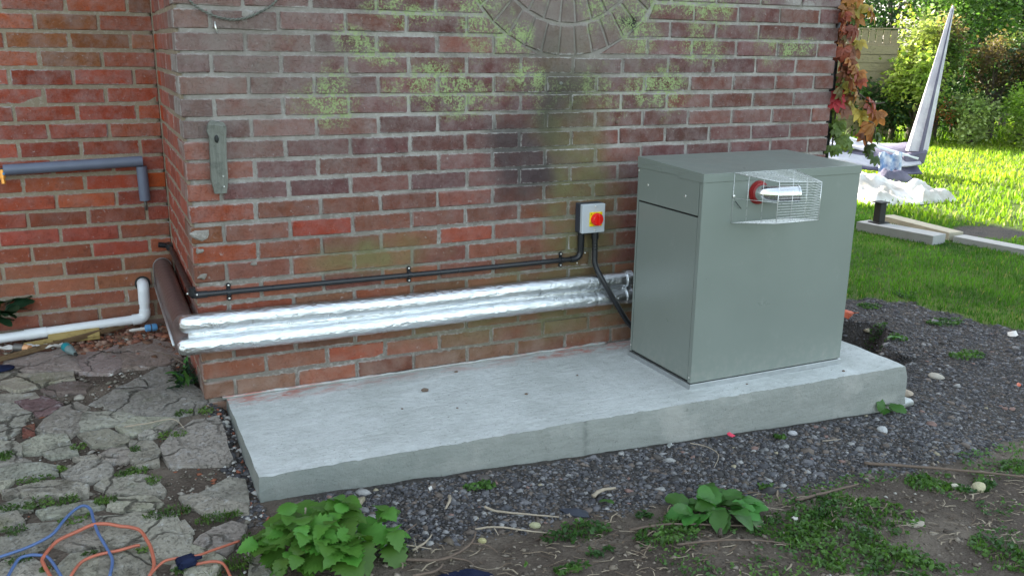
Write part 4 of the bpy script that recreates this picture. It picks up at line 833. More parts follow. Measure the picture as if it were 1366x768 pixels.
# ------------------------------------------------------------------ pipes on the back wall
lp=empty('lagged_pipe',(-.35,.88,.745),'grey-blue foam lagged pipe turning down at its right end on the red brick wall','pipe'); pp=(-.35,.88,.745)
m=MB(); m.add(*tubegeo([(-.60,.878,.742),(-.09,.878,.757)],.0215,16,True,6)); rp(m,pp).build('level_lagging',M['wrappipe'],lp,True,auto=50)
m=MB(); m.add(*tubegeo([(-.096,.880,.735),(-.094,.880,.592)],.0215,16,True,4)); rp(m,pp).build('drop_lagging',M['wrappipe'],lp,True,auto=50)
m=MB(); m.add(*tubegeo([(-.094,.885,.60),(-.093,.885,.55)],.006,8)); rp(m,pp).build('copper_tail',M['copperdark'],lp,True)
m=MB(); m.add(*tubegeo([(-.60,.878,.742),(-.66,.878,.742)],.008,10)); rp(m,pp).build('bare_pipe',M['copperdark'],lp,True)
m=MB(); m.add(*tubegeo([(-.606,.872,.745),(-.606,.868,.712)],.012,12)); m.add(*tubegeo([(-.606,.868,.713),(-.604,.862,.690)],.0085,12)); rp(m,pp).build('valve_outlet',M['brass'],lp,True,auto=50)
m=MB(); m.add(*tubegeo([(-.618,.872,.735),(-.596,.862,.728)],.007,8)); rp(m,pp).build('valve_handle',M['bluetape'],lp,True)
wp=empty('waste_pipe',(-.14,.87,.10),'white plastic waste pipe with two bends low on the recessed red wall','pipe'); wpp=(-.14,.87,.10)
m=MB(); m.add(*tubegeo(bend((-.135,.93,.228),(-.135,.862,.228),(-.137,.862,.15),.03),.0235,18)); rp(m,wpp).build('upper_elbow',M['white'],wp,True,auto=50)
m=MB(); m.add(*tubegeo([(-.137,.862,.165),(-.138,.862,.10)],.0205,18)); rp(m,wpp).build('drop_pipe',M['white'],wp,True,auto=50)
m=MB(); m.add(*tubegeo(bend((-.138,.862,.125),(-.138,.862,.086),(-.19,.857,.084),.03),.0235,18)); rp(m,wpp).build('lower_elbow',M['white'],wp,True,auto=50)
m=MB(); m.add(*tubegeo([(-.17,.859,.085),(-.50,.84,.077),(-.9,.82,.066)],.0195,18)); rp(m,wpp).build('level_pipe',M['white'],wp,True,auto=50)
m=MB(); m.add(*tubegeo([(-.52,.839,.0765),(-.60,.834,.0745)],.0225,18)); rp(m,wpp).build('joint_sleeve',M['white'],wp,True,auto=50)
m=MB(); m.add(*tubegeo([(-.135,.9105,.228),(-.135,.9135,.228)],.032,18)); rp(m,wpp).build('wall_hole',M['dark'],wp)  # flat black disc painted as the shade of a hole round the pipe
# ------------------------------------------------------------------ batten, wire, nails, downpipe
V=[];F=[]; prof=[(.088,.985,.012),(.078,.972,.024),(.073,.95,.022),(.079,.93,.024),(.078,.86,.026),(.076,.79,.025),(.083,.742,.025)]
prr=[(.128,.978),(.137,.965),(.134,.93),(.131,.87),(.130,.80),(.127,.77),(.122,.742)]
for (x,z,t),(x2,z2) in zip(prof,prr):
    for (a,zz,y) in ((x,z,-.003),(x,z,-t),((x+x2)/2,(z+z2)/2,-t-.002),(x2,z2,-t),(x2,z2,-.003)): V.append((a+R.uniform(-.001,.001),y+R.uniform(-.0015,.0015),zz))
for i in range(len(prof)-1):
    for k in range(4): F.append((i*5+k,i*5+k+1,(i+1)*5+k+1,(i+1)*5+k))
F.append((4,3,2,1,0)); F.append(tuple((len(prof)-1)*5+k for k in range(5)))
o=obj('wooden_batten',newmesh('wooden_batten',V,F),M['oldwood']); tag(o,'short rotten grey-green timber batten fixed upright to the brick wall near the corner','batten')
V,F=sphere((.102,-.027,.925),.009,10,6,(.8,.5,1.5)); obj('knot',newmesh('knot',V,F,True),M['dark'],o)
for z in (.80,.765): V,F=sphere((.115,-.027,z),.003,8,5); obj('nail',newmesh('nail',V,F,True),M['screw'],o)
m=MB()
P=[(.035,-.008,1.41),(.055,-.010,1.36),(.085,-.012,1.335),(.13,-.014,1.315),(.175,-.014,1.307),(.22,-.013,1.312),(.26,-.012,1.328),(.305,-.010,1.352),(.34,-.008,1.39),(.36,-.006,1.43)]
c=catmull(P,14); 
for ph in (0,math.pi):
    q=[Vector(p)+Vector((0,.0028*math.sin(i*.75+ph),.0028*math.cos(i*.75+ph))) for i,p in enumerate(c)]; m.add(*tubegeo(q,.0022,6))
tag(m.build('hanging_wire',M['oldwood'],smooth=True),'thin twisted grey wire sagging across the top left of the purple brick wall','wire')
m=MB(); m.add(*tubegeo([(.125,-.004,1.30),(.126,-.008,1.28),(.131,-.006,1.262)],.003,6)); o=m.build('wire_staple',M['screw'],bpy.data.objects['hanging_wire'],True)
for (x,z,mm,lb) in ((1.668,.944,'darktwig','small rusty nail stub in the brick wall right of the green streak'),(1.405,1.098,'oldwood','pale masonry plug in the joint under the brick circle')):
    V,F=sphere((x,-.004,z),.008 if mm=='darktwig' else .008,9,6,(1,.45,.9)); o=obj('wall_fixing',newmesh('wall_fixing',V,F),M[mm]); tag(o,lb,'fixing')
dp=empty('downpipe',(XE+.035,.03,0),'thin black downpipe standing at the right hand edge of the brick wall behind the creeper','downpipe')
m=MB(); m.add(*tubegeo([(0,.02,-.15),(0,.02,2.4)],.022,14)); m.build('pipe',M['blackpvc'],dp,True)
for z in (.35,1.25,2.1):
    m=MB(); m.add(*tubegeo([(0,.02,z-.02),(0,.02,z+.02)],.026,14)); m.box(-.035,-.0,.0,.04,z-.012,z+.012); m.build('bracket',M['blackpvc'],dp,True,auto=40)
# ------------------------------------------------------------------ odds and ends on the left
def plank(name,a,b,w,t,mat,lab,cat,group=None,tilt=0,zoff=0):
    a=Vector(a);b=Vector(b); L=(b-a).length; m=MB(); m.box(0,L,-w/2,w/2,0,t,.002); o=m.build(name,mat); o.location=a+Vector((0,0,zoff)); d=(b-a)
    o.rotation_euler=(tilt,-math.atan2(d.z,math.hypot(d.x,d.y)),math.atan2(d.y,d.x)); return tag(o,lab,cat,group)
plank('timber_offcut',(-.515,.815,.045),(-.322,.812,.045),.055,.022,M['pine'],'yellow pine offcut lying under the white waste pipe','offcut','pine offcuts under the waste pipe',.35)
plank('timber_offcut',(-.60,.765,.036),(-.50,.785,.038),.04,.020,M['pine'],'shorter yellow pine offcut beside the pale rag','offcut','pine offcuts under the waste pipe',.1)
plank('thin_batten',(-.80,.570,.034),(-.225,.862,.052),.014,.020,M['brownwood'],'long thin brown batten lying on the paving in front of the pine offcuts','batten')
# rag
V=[];F=[];nn=26
for i in range(nn):
    u=i/(nn-1); 
    for k in range(5): 
        w_=.013*(1-u*.3)*(k-2)/2; V.append((-.70+.24*u,.735-.025*u+w_+.008*math.sin(u*14),.058-.010*u+.006*math.sin(u*23+k)+.004*math.cos(k*2.1)))
for i in range(nn-1):
    for k in range(4): F.append((i*5+k,i*5+k+1,i*5+k+6,i*5+k+5))
o=obj('rag_strip',newmesh('rag_strip',V,F,True),M['tarp']); o.modifiers.new('solid','SOLIDIFY').thickness=.004; tag(o,'crumpled pale rag strip lying over the thin batten below the white pipe','rag')
bt=empty('small_bottle',(-.600,.705,.060),'small bottle with a peach coloured cap lying by the thin batten','bottle',rz=-.5)
m=MB(); m.add(*tubegeo([(-.035,0,0),(-.005,0,0),(.004,0,0)],lambda t:.017 if t<.9 else .012,14)); m.build('bottle_body',M['copperdark'],bt,True,auto=50)
m=MB(); m.add(*tubegeo([(.004,0,0),(.028,-.004,-.002)],.0145,14)); m.build('cap',plain('peach_plastic',(.62,.32,.16),.4),bt,True,auto=50)
dk=MB(); V,F=sphere((-.672,.535,.040),.050,18,8,(1,.75,.18)); dk.add(V,F); tag(dk.build('black_pot_lid',M['navy'],smooth=True),'round black lid lying on the paving at the left edge','lid')
def bottle_tool(loc,rz,parts,lab,cat,name,tilt=0):
    t=empty(name,loc,lab,cat,rz=rz); t.rotation_euler=(0,tilt,rz)
    for nm,pts,rads,mat in parts:
        P=[(x,0,0) for x in pts]; m=MB(); V=[];F=[];n=14
        for x,r in zip(pts,rads):
            for k in range(n): a=2*math.pi*k/n; V.append((x,r*math.cos(a),r*math.sin(a)))
        for i in range(len(pts)-1):
            for k in range(n): F.append((i*n+k,i*n+(k+1)%n,(i+1)*n+(k+1)%n,(i+1)*n+k))
        F.append(tuple(range(n)));F.append(tuple((len(pts)-1)*n+k for k in range(n))); obj(nm,newmesh(nm,V,F,True),M[mat],t).data.set_sharp_from_angle(angle=math.radians(45))
    return t
bottle_tool((-.452,.665,.060),math.atan2(-.14,.045),[('grip',[0,.004,.012,.04,.048],[.008,.016,.019,.018,.016],'teal'),('collar',[.048,.062,.072],[.0165,.0175,.015],'greygrip'),('nozzle',[.072,.10,.108,.124],[.014,.0115,.0085,.008],'greygrip'),('tip',[.124,.138],[.0065,.006],'dark')],'teal gripped hand tool with a grey nozzle lying on the pink paving','tool','hand_tool')
bottle_tool((-.098,.80,.058),math.pi+.10,[('blue_cap',[0,.006,.022],[.013,.016,.016],'bluetape'),('band',[.022,.027],[.0165,.0165],'darkgrey'),('blue_body',[.027,.045,.050],[.0155,.0155,.009],'bluetape'),('foil_tail',[.050,.065,.080,.10,.112],[.006,.008,.006,.007,.003],'tarp')],'pale blue plastic fitting with a white tail on the rubble below the waste pipe','fitting','pipe_fitting')
# cords
def gz(x,y): return float(g(min(x,.02) if y>-1.3 else x,y))+.018
def cordmesh(P,r,lift=0): 
    Q=[(x,y,gz(x,y)+r+lift*math.sin(math.pi*i/(len(P)-1))) for i,(x,y) in enumerate(P)]
    return tubegeo(Q,r,8,True,6)
bc=MB(); bc.add(*cordmesh(BLUE1,.0042,.012)); tag(bc.build('blue_cord',M['bluecord'],smooth=True),'blue cord making a tall loop on the paving at bottom left','cord','blue cord loops on the paving')
bc=MB(); bc.add(*cordmesh(BLUE2,.0042,.004)); tag(bc.build('blue_cord',M['bluecord'],smooth=True),'low arc of blue cord at the bottom left corner in front of the tall loop','cord','blue cord loops on the paving')
oc=empty('extension_cable',(OR3[2][0],OR3[2][1],gz(*OR3[2])),'orange cable with a navy plug snaking over the paving at bottom left','cable'); op=oc.location
def oadd(nm,P,r=.0056,lift=.0,mat='orangecord'):
    r*=.80; m=MB(); m.add(*cordmesh(P,r,lift)); m.V=[(x-op.x,y-op.y,z-op.z) for x,y,z in m.V]; return m.build(nm,M[mat],oc,True)
oadd('cable_loop',OR1,.0060,.010); oadd('cable_strand',OR2,.0052,.004); oadd('cable_strand',OR3,.0045,.012); oadd('cable_strand',OR4,.0048,.004)
m=MB(); m.box(-.024,.024,-.018,.018,0,.024,.006); pg=m.build('plug',M['navy'],oc,bevel=.003); pg.location=(-.160-op.x,-.925-op.y,gz(-.16,-.925)-op.z); pg.rotation_euler=(0,0,.25)
m=MB(); m.add(*tubegeo([(.022,0,.012),(.04,.004,.009)],.006,10)); m.build('plug_collar',M['navy'],pg,True)
# ------------------------------------------------------------------ small litter
def flake(name,x,y,s,mat,lab,cat,z=.016,group=None,fold=.4,asp=.6):
    V=[];n=8
    for k in range(n):
        a=2*math.pi*k/n; r=s*R.uniform(.65,1.1); V.append((r*math.cos(a),r*asp*math.sin(a),R.uniform(-.15,.35)*s*fold*2))
    V.append((0,0,s*.25)); V+=[(a,b,c-.0025) for a,b,c in V]; F=[(k,(k+1)%n,n) for k in range(n)]+[((k+1)%n+9,k+9,n+9) for k in range(n)]+[(k,k+9,(k+1)%n+9,(k+1)%n) for k in range(n)]
    o=obj(name,newmesh(name,V,F),mat); o.location=(x,y,float(surf(x,y))+z); o.rotation_euler=(R.uniform(-.2,.2),R.uniform(-.2,.2),R.uniform(0,3)); return tag(o,lab,cat,group)
pinkm=plain('pink_plastic',(.75,.06,.12),.4); orm=plain('orange_wrapper',(.50,.10,.04),.6)
flake('plastic_scrap',1.744,-.755,.018,pinkm,'small bright pink plastic scrap on the gravel against the concrete base','scrap')
flake('foil_scrap',1.469,-.765,.018,M['foil'],'small torn silver foil scrap on the gravel in front of the concrete base','scrap')
flake('foil_scrap',.56,-.80,.012,M['tarp'],'tiny white paper scrap on the gravel near the nettle','scrap')
flake('wrapper',3.42,.33,.048,orm,'orange and red crumpled wrapper on the heap behind the boiler','wrapper',.03,None,.8)
flake('wrapper',3.38,-.72,.020,orm,'small red wrapper piece on the gravel right of the base','wrapper',.008)
flake('paper_scrap',4.02,-.22,.05,M['tarp'],'white paper scrap on the gravel by the turf edge at the right','scrap',.01)
flake('paper_scrap',1.53,-1.33,.013,M['tarp'],'tiny white paper scrap in the weeds right of the dock plant','scrap')
flake('slate_flake',.93,-1.06,.05,M['darkgrey'],'flat blue-grey slate flake on the gravel by the pale stick','stone',.004,None,.1)
# navy cloth
V=[];F=[];n=22
for i in range(n):
    for k in range(n):
        u=i/(n-1)*2-1;v=k/(n-1)*2-1; r=math.hypot(u,v); x=.486+.10*u;y=-1.262+.062*v; V.append((x,y,float(surf(x,y))-.010+.024*max(0,1-r**2.2)+.006*float(fbm(x,y,40,2)))) 
for i in range(n-1):
    for k in range(n-1): F.append((i*n+k,(i+1)*n+k,(i+1)*n+k+1,i*n+k+1))
tag(obj('navy_cloth',newmesh('navy_cloth',V,F,True),M['navy']),'crumpled navy blue cloth on the soil at the bottom edge','cloth')
# rocks
def rock(x,y,s,col,lab,flat=.6,group=None,z=None):
    V,F=ico(); V=V*NR.uniform(.75,1.15,(12,1)); b=newmesh('rock',[(a*s,c*s*.8,d*s*flat) for a,c,d in V],[tuple(f) for f in F])
    o=obj('rock',b,None); 
    k='rock%s'%str(col)
    if k not in M: 
        M[k]=plain('rock_surface',col,.9,0,.3,25,.004)
    b.materials.append(M[k]); sb=o.modifiers.new('round','SUBSURF'); sb.levels=1; sb.render_levels=1
    o.location=(x,y,float(surf(x,y))+s*flat*.35 if z is None else z); o.rotation_euler=(0,0,R.uniform(0,3)); return tag(o,lab,'stone',group)
rock(2.28,-1.375,.040,(.42,.38,.24),'round yellowish flint stone on the bare soil at the right')
rock(2.22,-1.33,.022,(.50,.46,.36),'small pale stone just left of the round yellowish flint')
rock(2.78,-.62,.050,(.38,.31,.24),'beige lump of rubble beside the right end of the concrete base',.5)
rock(3.12,-.50,.055,(.34,.31,.26),'bone coloured flat rock on the gravel right of the base',.3)
rock(2.78,-.26,.10,(.36,.32,.24),'buff clay lump behind the right end of the concrete base',.35)
rock(3.0,-.34,.12,(.34,.29,.22),'wide flat buff clay heap on the gravel beyond the base',.22)
rock(1.88,-1.47,.045,(.36,.31,.25),'crumbly pale patch stone in the soil at the lower right',.15)
rock(.60,-1.11,.018,(.40,.36,.18),'small ochre pebble near the curved root',.6)
rock(.78,-1.08,.024,(.38,.37,.22),'small greenish yellow pebble under the pale stick',.5)
rock(2.35,-.90,.032,(.42,.42,.42),'pale grey cobble on the gravel in front of the base at the right',.6)
rock(2.0,-.80,.026,(.38,.37,.38),'grey cobble on the gravel below the pink scrap',.6)
rock(.12,-.06,.020,(.30,.09,.05),'red brick crumb in the gap by the wall corner',.6,None,-.055)
rock(.045,-.15,.024,(.42,.40,.36),'pale lump of old mortar in the gap left of the base',.5)
rock(3.75,-.72,.040,(.50,.48,.42),'pale cream stone on the gravel at the right edge',.6)
rock(3.95,-.85,.034,(.48,.47,.46),'white-grey stone on the gravel at the far right',.6)
# twigs
def twig(P,r,lab,mat='twig',branches=(),cat='twig',group=None,up=.006):
    m=MB(); Q=[(x,y,float(surf(x,y))+up+dz) for x,y,dz in P]; m.add(*tubegeo(Q,lambda t:r*(1-.5*t),6,True,5,lambda i,th:1+.18*math.sin(i*1.9+th)))
    o=m.build('twig',M[mat],smooth=True); tag(o,lab,cat,group)
    for b in branches:
        m=MB(); m.add(*tubegeo([(x,y,float(surf(x,y))+up+dz) for x,y,dz in b],lambda t:r*.6*(1-.5*t),5,True,4)); m.build('side_shoot',M[mat],o,True)
    return o
twig([(.675,-.955,.012),(.70,-.985,.008),(.78,-1.03,.006),(.86,-1.078,.004)],.0042,'smooth pale stick lying on the gravel left of the slate flake')
twig([(.36,-1.13,.004),(.44,-1.175,.008),(.50,-1.165,.010),(.56,-1.13,.012),(.59,-1.09,.016)],.0046,'long curved brown root on the soil edge above the navy cloth','darktwig',[[(.56,-1.13,.01),(.60,-1.15,.006),(.615,-1.185,.002)],[(.47,-1.17,.01),(.52,-1.20,.006),(.53,-1.22,.0)]])
twig([(.40,-1.10,.002),(.44,-1.09,.012),(.47,-1.06,.014)],.0038,'short pale curved root just above the long brown root')
twig([(.33,-1.04,.004),(.38,-1.03,.012),(.45,-.99,.016)],.0034,'thin twig leaning out of the nettle over the gravel','darktwig')
twig([(.36,-1.22,.006),(.42,-1.225,.01),(.45,-1.20,.01)],.0045,'stubby root beside the navy cloth on its left','darktwig')
twig([(.60,-1.06,.006),(.66,-1.08,.010),(.74,-1.12,.008),(.80,-1.14,.002)],.0034,'forked dry root under the pale stick','twig',[[(.65,-1.08,.01),(.65,-1.11,.004)]])
twig([(1.02,-1.21,.004),(1.12,-1.235,.014),(1.22,-1.265,.012),(1.40,-1.33,.006)],.0045,'brown root running through the weeds below the dock plant','darktwig',[[(1.22,-1.265,.012),(1.26,-1.22,.02)]])
twig([(1.10,-1.33,.002),(1.22,-1.36,.010),(1.34,-1.39,.004),(1.42,-1.44,.002)],.0036,'pale woody stem along the bottom edge right of the dock plant','darktwig')
twig([(1.25,-1.33,.002),(1.28,-1.30,.014),(1.34,-1.27,.01)],.0075,'chunky broken bark piece in the weeds under the dock plant','bark')
twig([(1.62,-1.235,.004),(1.78,-1.23,.01),(1.90,-1.22,.006)],.0055,'grey stick lying in the green weeds right of the dock plant','darktwig')
twig([(2.05,-1.10,.004),(2.2,-1.20,.014),(2.4,-1.33,.014),(2.75,-1.55,.006)],.0060,'long dark thin branch lying across the soil at the right','darktwig')
twig([(1.56,-.76,.004),(1.60,-.80,.006),(1.60,-.87,.006),(1.53,-.94,.002)],.0022,'thin bent grey stem on the gravel below the foil scrap')
twig([(2.05,-.90,.004),(2.12,-.92,.008)],.0022,'tiny straight pale twig on the middle of the gravel')
twig([(1.02,-1.00,.004),(1.06,-.985,.014),(1.11,-.985,.012)],.0075,'short yellowish split root chip on the gravel','twig')
twig([(.60,-.86,.004),(.585,-.90,.012),(.56,-.93,.006)],.0060,'small curled pale bark strip on the gravel near the base','twig')
twig([(3.35,-1.0,.004),(3.42,-1.08,.014),(3.52,-1.16,.004)],.0040,'pale forked straw on the gravel at the right','twig',[[(3.42,-1.08,.014),(3.36,-1.13,.004)]])
twig([(-.03,.30,.03),(-.075,.36,.05),(-.16,.44,.06)],.0035,'dark thin twig poking out of the weed by the wall corner','darktwig')
twig([(-.27,-.12,.02),(-.20,-.13,.024),(-.12,-.14,.03),(-.09,-.20,.02)],.0028,'pale curved grass stalk on the paving near the wall corner','twig')
twig([(.15,-.95,.10),(.14,-.97,.05),(.135,-.985,.03)],.0028,'pale dry stalk standing in the nettle','twig',[[(.14,-.97,.04),(.17,-.99,.03)]])
twig([(.36,-1.10,.03),(.40,-1.12,.026),(.44,-1.14,.02)],.0022,'thin white straw at the right side of the nettle','twig',[[(.40,-1.14,.02),(.405,-1.10,.04)]])
# ------------------------------------------------------------------ leafy plants
def leafmesh(name,L,W,kind='nettle',droop=.35,n=7,seed=0):
    """leaf blade along +x from the stalk, bent along the midrib"""
    rr=random.Random(seed); V=[];F=[]
    for i in range(n+1):
        u=i/n; x=L*u
        if kind=='nettle': w_=W*math.sin(math.pi*min(1,u**.75*.97+.03))**.8*(1 if u<.98 else .1)
        elif kind=='dock': w_=W*(math.sin(math.pi*min(1,u*.92+.06))**.55)
        else: w_=W*math.sin(math.pi*min(1,u*.95+.03))
        z=L*(.22*u-droop*u*u); c=.35*w_
        tooth=(1.16 if i%2 else .86) if kind=='nettle' else (1+.10*math.sin(i*2.1+seed))
        wv=.05*L*math.sin(u*9+seed) if kind!='nettle' else .02*L*math.sin(u*14+seed)
        V+=[(x,-w_*tooth,z+c*.5+wv*.6),(x-.01*L,-w_*.5,z+c*.35),(x,0,z),(x-.01*L,w_*.5,z+c*.35),(x,w_*tooth,z+c*.5-wv*.6)]
    for i in range(n):
        for k in range(4): F.append((i*5+k,(i+1)*5+k,(i+1)*5+k+1,i*5+k+1))
    return newmesh(name,V,F,True)
def place_leaf(m,mat,par,loc,az,el,s=1,roll=0,name='leaf',color=None):
    o=bpy.data.objects.new(name,m); C.objects.link(o); o.parent=par
    if not m.materials: m.materials.append(mat)
    o.location=loc; o.rotation_euler=(roll,-el,az); o.scale=(s,s,s)
    if color: o.color=(*color,1)
    return o
# nettle
NV=[leafmesh('leaf',.078,.038,'nettle',.40+.12*i,13,i) for i in range(6)]
nx_,ny_=.185,-1.045; nz_=float(surf(nx_,ny_))
net=empty('nettle_plant',(nx_,ny_,nz_),'bushy bright green nettle with toothed leaves growing at the corner of the gravel','nettle')
for k in range(26):
    a=R.uniform(0,2*math.pi); rr=math.sqrt(R.random()); dx=.185*rr*math.cos(a); dy=.135*rr*math.sin(a); h=.055+.075*(1-rr*rr)+R.uniform(-.015,.02)
    m=MB(); m.add(*tubegeo([(dx*.55,dy*.55,-.02),(dx*.8,dy*.8,h*.5),(dx,dy,h)],.0022,5,True,3)); m.build('stem',M['stem'],net,True)
    az0=R.uniform(0,math.pi)
    for lv in range(2):
        for q in range(2):
            az=az0+lv*math.pi/2+q*math.pi+R.uniform(-.35,.35); zz=h-.026*lv; s=(.62 if lv==0 else 1.05)*R.uniform(.8,1.15)
            place_leaf(R.choice(NV),M['nettle'],net,(dx*(1-.1*lv),dy*(1-.1*lv),zz),az,R.uniform(-.25,.45),s,R.uniform(-.35,.35))
# dock
DV=[leafmesh('leaf',.100,.037,'dock',.34+.14*i,11,i) for i in range(5)]
def dock(x,y,lab,nl,s0,spread,tall=0):
    z=float(surf(x,y)); t=empty('dock_plant',(x,y,z),lab,'dock plant')
    for k in range(nl):
        az=2*math.pi*k/nl+R.uniform(-.3,.3); r=spread*R.uniform(.0,.8); s=s0*R.uniform(.7,1.15)
        place_leaf(R.choice(DV),M['dock'],t,(r*math.cos(az),r*.6*math.sin(az),.015+R.uniform(0,.035)*s0),az,R.uniform(.0,.5),s,R.uniform(-.5,.5))
    for k in range(tall):
        place_leaf(DV[k%5],M['dock'],t,(-.035+.02*k,.02,.01),1.2+k*2,1.25-.2*k,s0*1.0,R.uniform(-.5,.5))
    return t
dk=dock(1.335,-1.215,'broad leaved dock plant growing at the lower edge of the gravel',30,.80,.16,3)
dock(2.535,-.772,'small three leaved dock seedling against the front of the concrete base',4,.55,.0,1)
# dark plant at the far left
DL=[leafmesh('leaf',.13,.036,'dock',.45,9,i+20) for i in range(3)]
dp_=empty('evergreen_plant',(-.68,.865,.10),'dark green leathery leaved plant at the left edge by the white pipe','plant')
for k in range(13):
    az=R.uniform(-1.6,1.6) if k>3 else (-.3,.4,-.9,1.2)[k]; place_leaf(R.choice(DL),M['darkleaf'],dp_,(R.uniform(-.06,.03),R.uniform(-.03,.08),R.uniform(.03,.11)),az,R.uniform(-.1,.7),R.uniform(.7,1.05),R.uniform(-.4,.4))
m=MB(); m.add(*tubegeo([(-.02,.0,-.04),(-.02,.02,.12)],.006,6)); m.build('stem',M['bark'],dp_,True)
# tuft at the foot of the corner
tf=empty('corner_weed',(-.045,.22,.0),'dark scruffy weed tuft growing at the foot of the wall corner under the brown pipe','weed')
SL=[leafmesh('leaf',.06,.008,'x',.5,6,i+40) for i in range(4)]
for k in range(46):
    az=R.uniform(0,6.28); place_leaf(R.choice(SL),M['darkleaf'] if k%4 else M['dock'],tf,(R.uniform(-.035,.03),R.uniform(-.12,.08),R.uniform(0,.02)),az,R.uniform(.2,1.3),R.uniform(.6,1.25),R.uniform(-.6,.6))
# ------------------------------------------------------------------ leaf clouds and small ground plants (numpy)
def leafcloud(name,P,S,cols,mat,parent=None,kind='stuff',nrm=None,upb=.3,loc=(0,0,0),aspect=.5):
    n=len(P); a=NR.normal(size=(n,3)); a[:,2]*=.6; a/=np.linalg.norm(a,axis=1)[:,None]
    b=NR.normal(size=(n,3)); b-= (b*a).sum(1)[:,None]*a; b/=np.linalg.norm(b,axis=1)[:,None]; c=np.cross(a,b)
    L=S[:,None]; W=S[:,None]*aspect
    V=np.stack([P-a*L*.5,P+b*W*.5+c*L*.06,P+a*L*.5,P-b*W*.5+c*L*.06],1).reshape(-1,3)
    i=np.arange(n)*4; F=np.concatenate([np.stack([i,i+1,i+2],1),np.stack([i,i+2,i+3],1)],0); cc=np.concatenate([cols,cols],0)
    o=obj(name,fastmesh(name,V-np.array(loc),F,cc),M[mat],parent); 
    if kind: o['kind']=kind
    return o
def clumpcolor(P,base,alt,scale,seed,jit=.25,amt=.5):
    n=fbm(P[:,0]+P[:,2]*.7,P[:,1]+P[:,2]*1.3,scale,seed); t=np.clip(.5+n*1.6,0,1)[:,None]; c=np.array(base)*(1-t)+np.array(alt)*t
    return c*NR.uniform(1-jit,1+jit,(len(P),1))
# weeds on soil
Ps=[]
for x,y,a,b in WEEDS:
    n=int(14000*a*b*3.0)+60; r=np.sqrt(NR.uniform(0,1,n)); th=NR.uniform(0,6.28,n); px=x+a*r*np.cos(th)*1.15;py=y+b*r*np.sin(th)*1.15
    k=fbm(px,py,18,3)>-.25; px=px[k];py=py[k]; Ps.append(np.stack([px,py,surf(px,py)+NR.uniform(.0,.022,len(px))*(.4+fbm(px,py,12,6))+.006],-1))
P=np.concatenate(Ps); leafcloud('ground_weeds',P,NR.uniform(.010,.022,len(P)),clumpcolor(P,(.035,.085,.02),(.075,.15,.03),9,4,.35),'smallleaf',aspect=.65)
n=9000; px=NR.uniform(1.0,2.9,n);py=NR.uniform(-2.1,-1.15,n); k=fbm(px,py,6,21)>.12; px=px[k];py=py[k]; P=np.stack([px,py,surf(px,py)+NR.uniform(.004,.014,len(px))],-1)
leafcloud('sparse_weeds',P,NR.uniform(.009,.018,len(P)),clumpcolor(P,(.05,.11,.03),(.09,.17,.04),9,4),'smallleaf',aspect=.6)
Ps=[]
for x,y,a,b in TUFTS:
    n=int(22000*a*b*3.2)+40; r=np.sqrt(NR.uniform(0,1,n)); th=NR.uniform(0,6.28,n); px=x+a*r*np.cos(th)*1.1;py=y+b*r*np.sin(th)*1.1
    Ps.append(np.stack([px,py,g(np.minimum(px,.02),py)+.012+NR.uniform(0,.012,n)],-1))
P=np.concatenate(Ps); leafcloud('paving_weeds',P,NR.uniform(.006,.015,len(P)),clumpcolor(P,(.045,.085,.02),(.09,.15,.03),14,5),'smallleaf',aspect=.55)
# dry roots, straws and bark bits mixed into the soil
n=1500; px=NR.uniform(.35,2.6,n);py=NR.uniform(-1.9,-1.10,n); k=(fbm(px,py,4,31)>-.15)&(cover(px,py)[0]<.6); px=px[k];py=py[k]; n=len(px); az=NR.normal(0,.7,n)-.3; L=NR.uniform(.012,.055,n); W=NR.uniform(.0008,.0022,n)
zz=surf(px,py)+NR.uniform(.002,.010,n); D=np.stack([np.cos(az),np.sin(az),NR.uniform(-.15,.25,n)],-1)*L[:,None]*.5; S_=np.stack([-np.sin(az),np.cos(az),0*az],-1)*W[:,None]; U_=np.array([0,0,1])*W[:,None]*1.2; Cc=np.stack([px,py,zz],-1); Bn=np.stack([-np.sin(az),np.cos(az),0*az],-1)*(L*NR.uniform(-.2,.2,n))[:,None]
V=np.stack([Cc-D-S_,Cc-D+S_,Cc+Bn-S_*1.2+U_,Cc+Bn+S_*1.2+U_,Cc+D-S_,Cc+D+S_],1).reshape(-1,3); i=np.arange(n)*6
F=np.concatenate([np.stack([i,i+1,i+3,i+2],1),np.stack([i+2,i+3,i+5,i+4],1)],0); cc=np.array([(.22,.17,.12),(.14,.10,.07),(.34,.28,.20),(.10,.07,.05)])[NR.integers(0,4,n)]; tag(obj('dry_litter',fastmesh('dry_litter',V,F,np.concatenate([cc,cc],0)),M['stones']),kind='stuff')
# single leaves on the gravel
for x,y,lab,s in ((1.055,-1.065,'single yellow-green leaf lying on the gravel left of the dock plant',.45),(3.40,-.05,'yellow-green leafy sprig behind the right end of the concrete base',.7)):
    o=place_leaf(DV[0],M['dock'],None,(x,y,float(surf(x,y))+.012),2.4,.1,s,.2,'fallen_leaf'); tag(o,lab,'leaf')
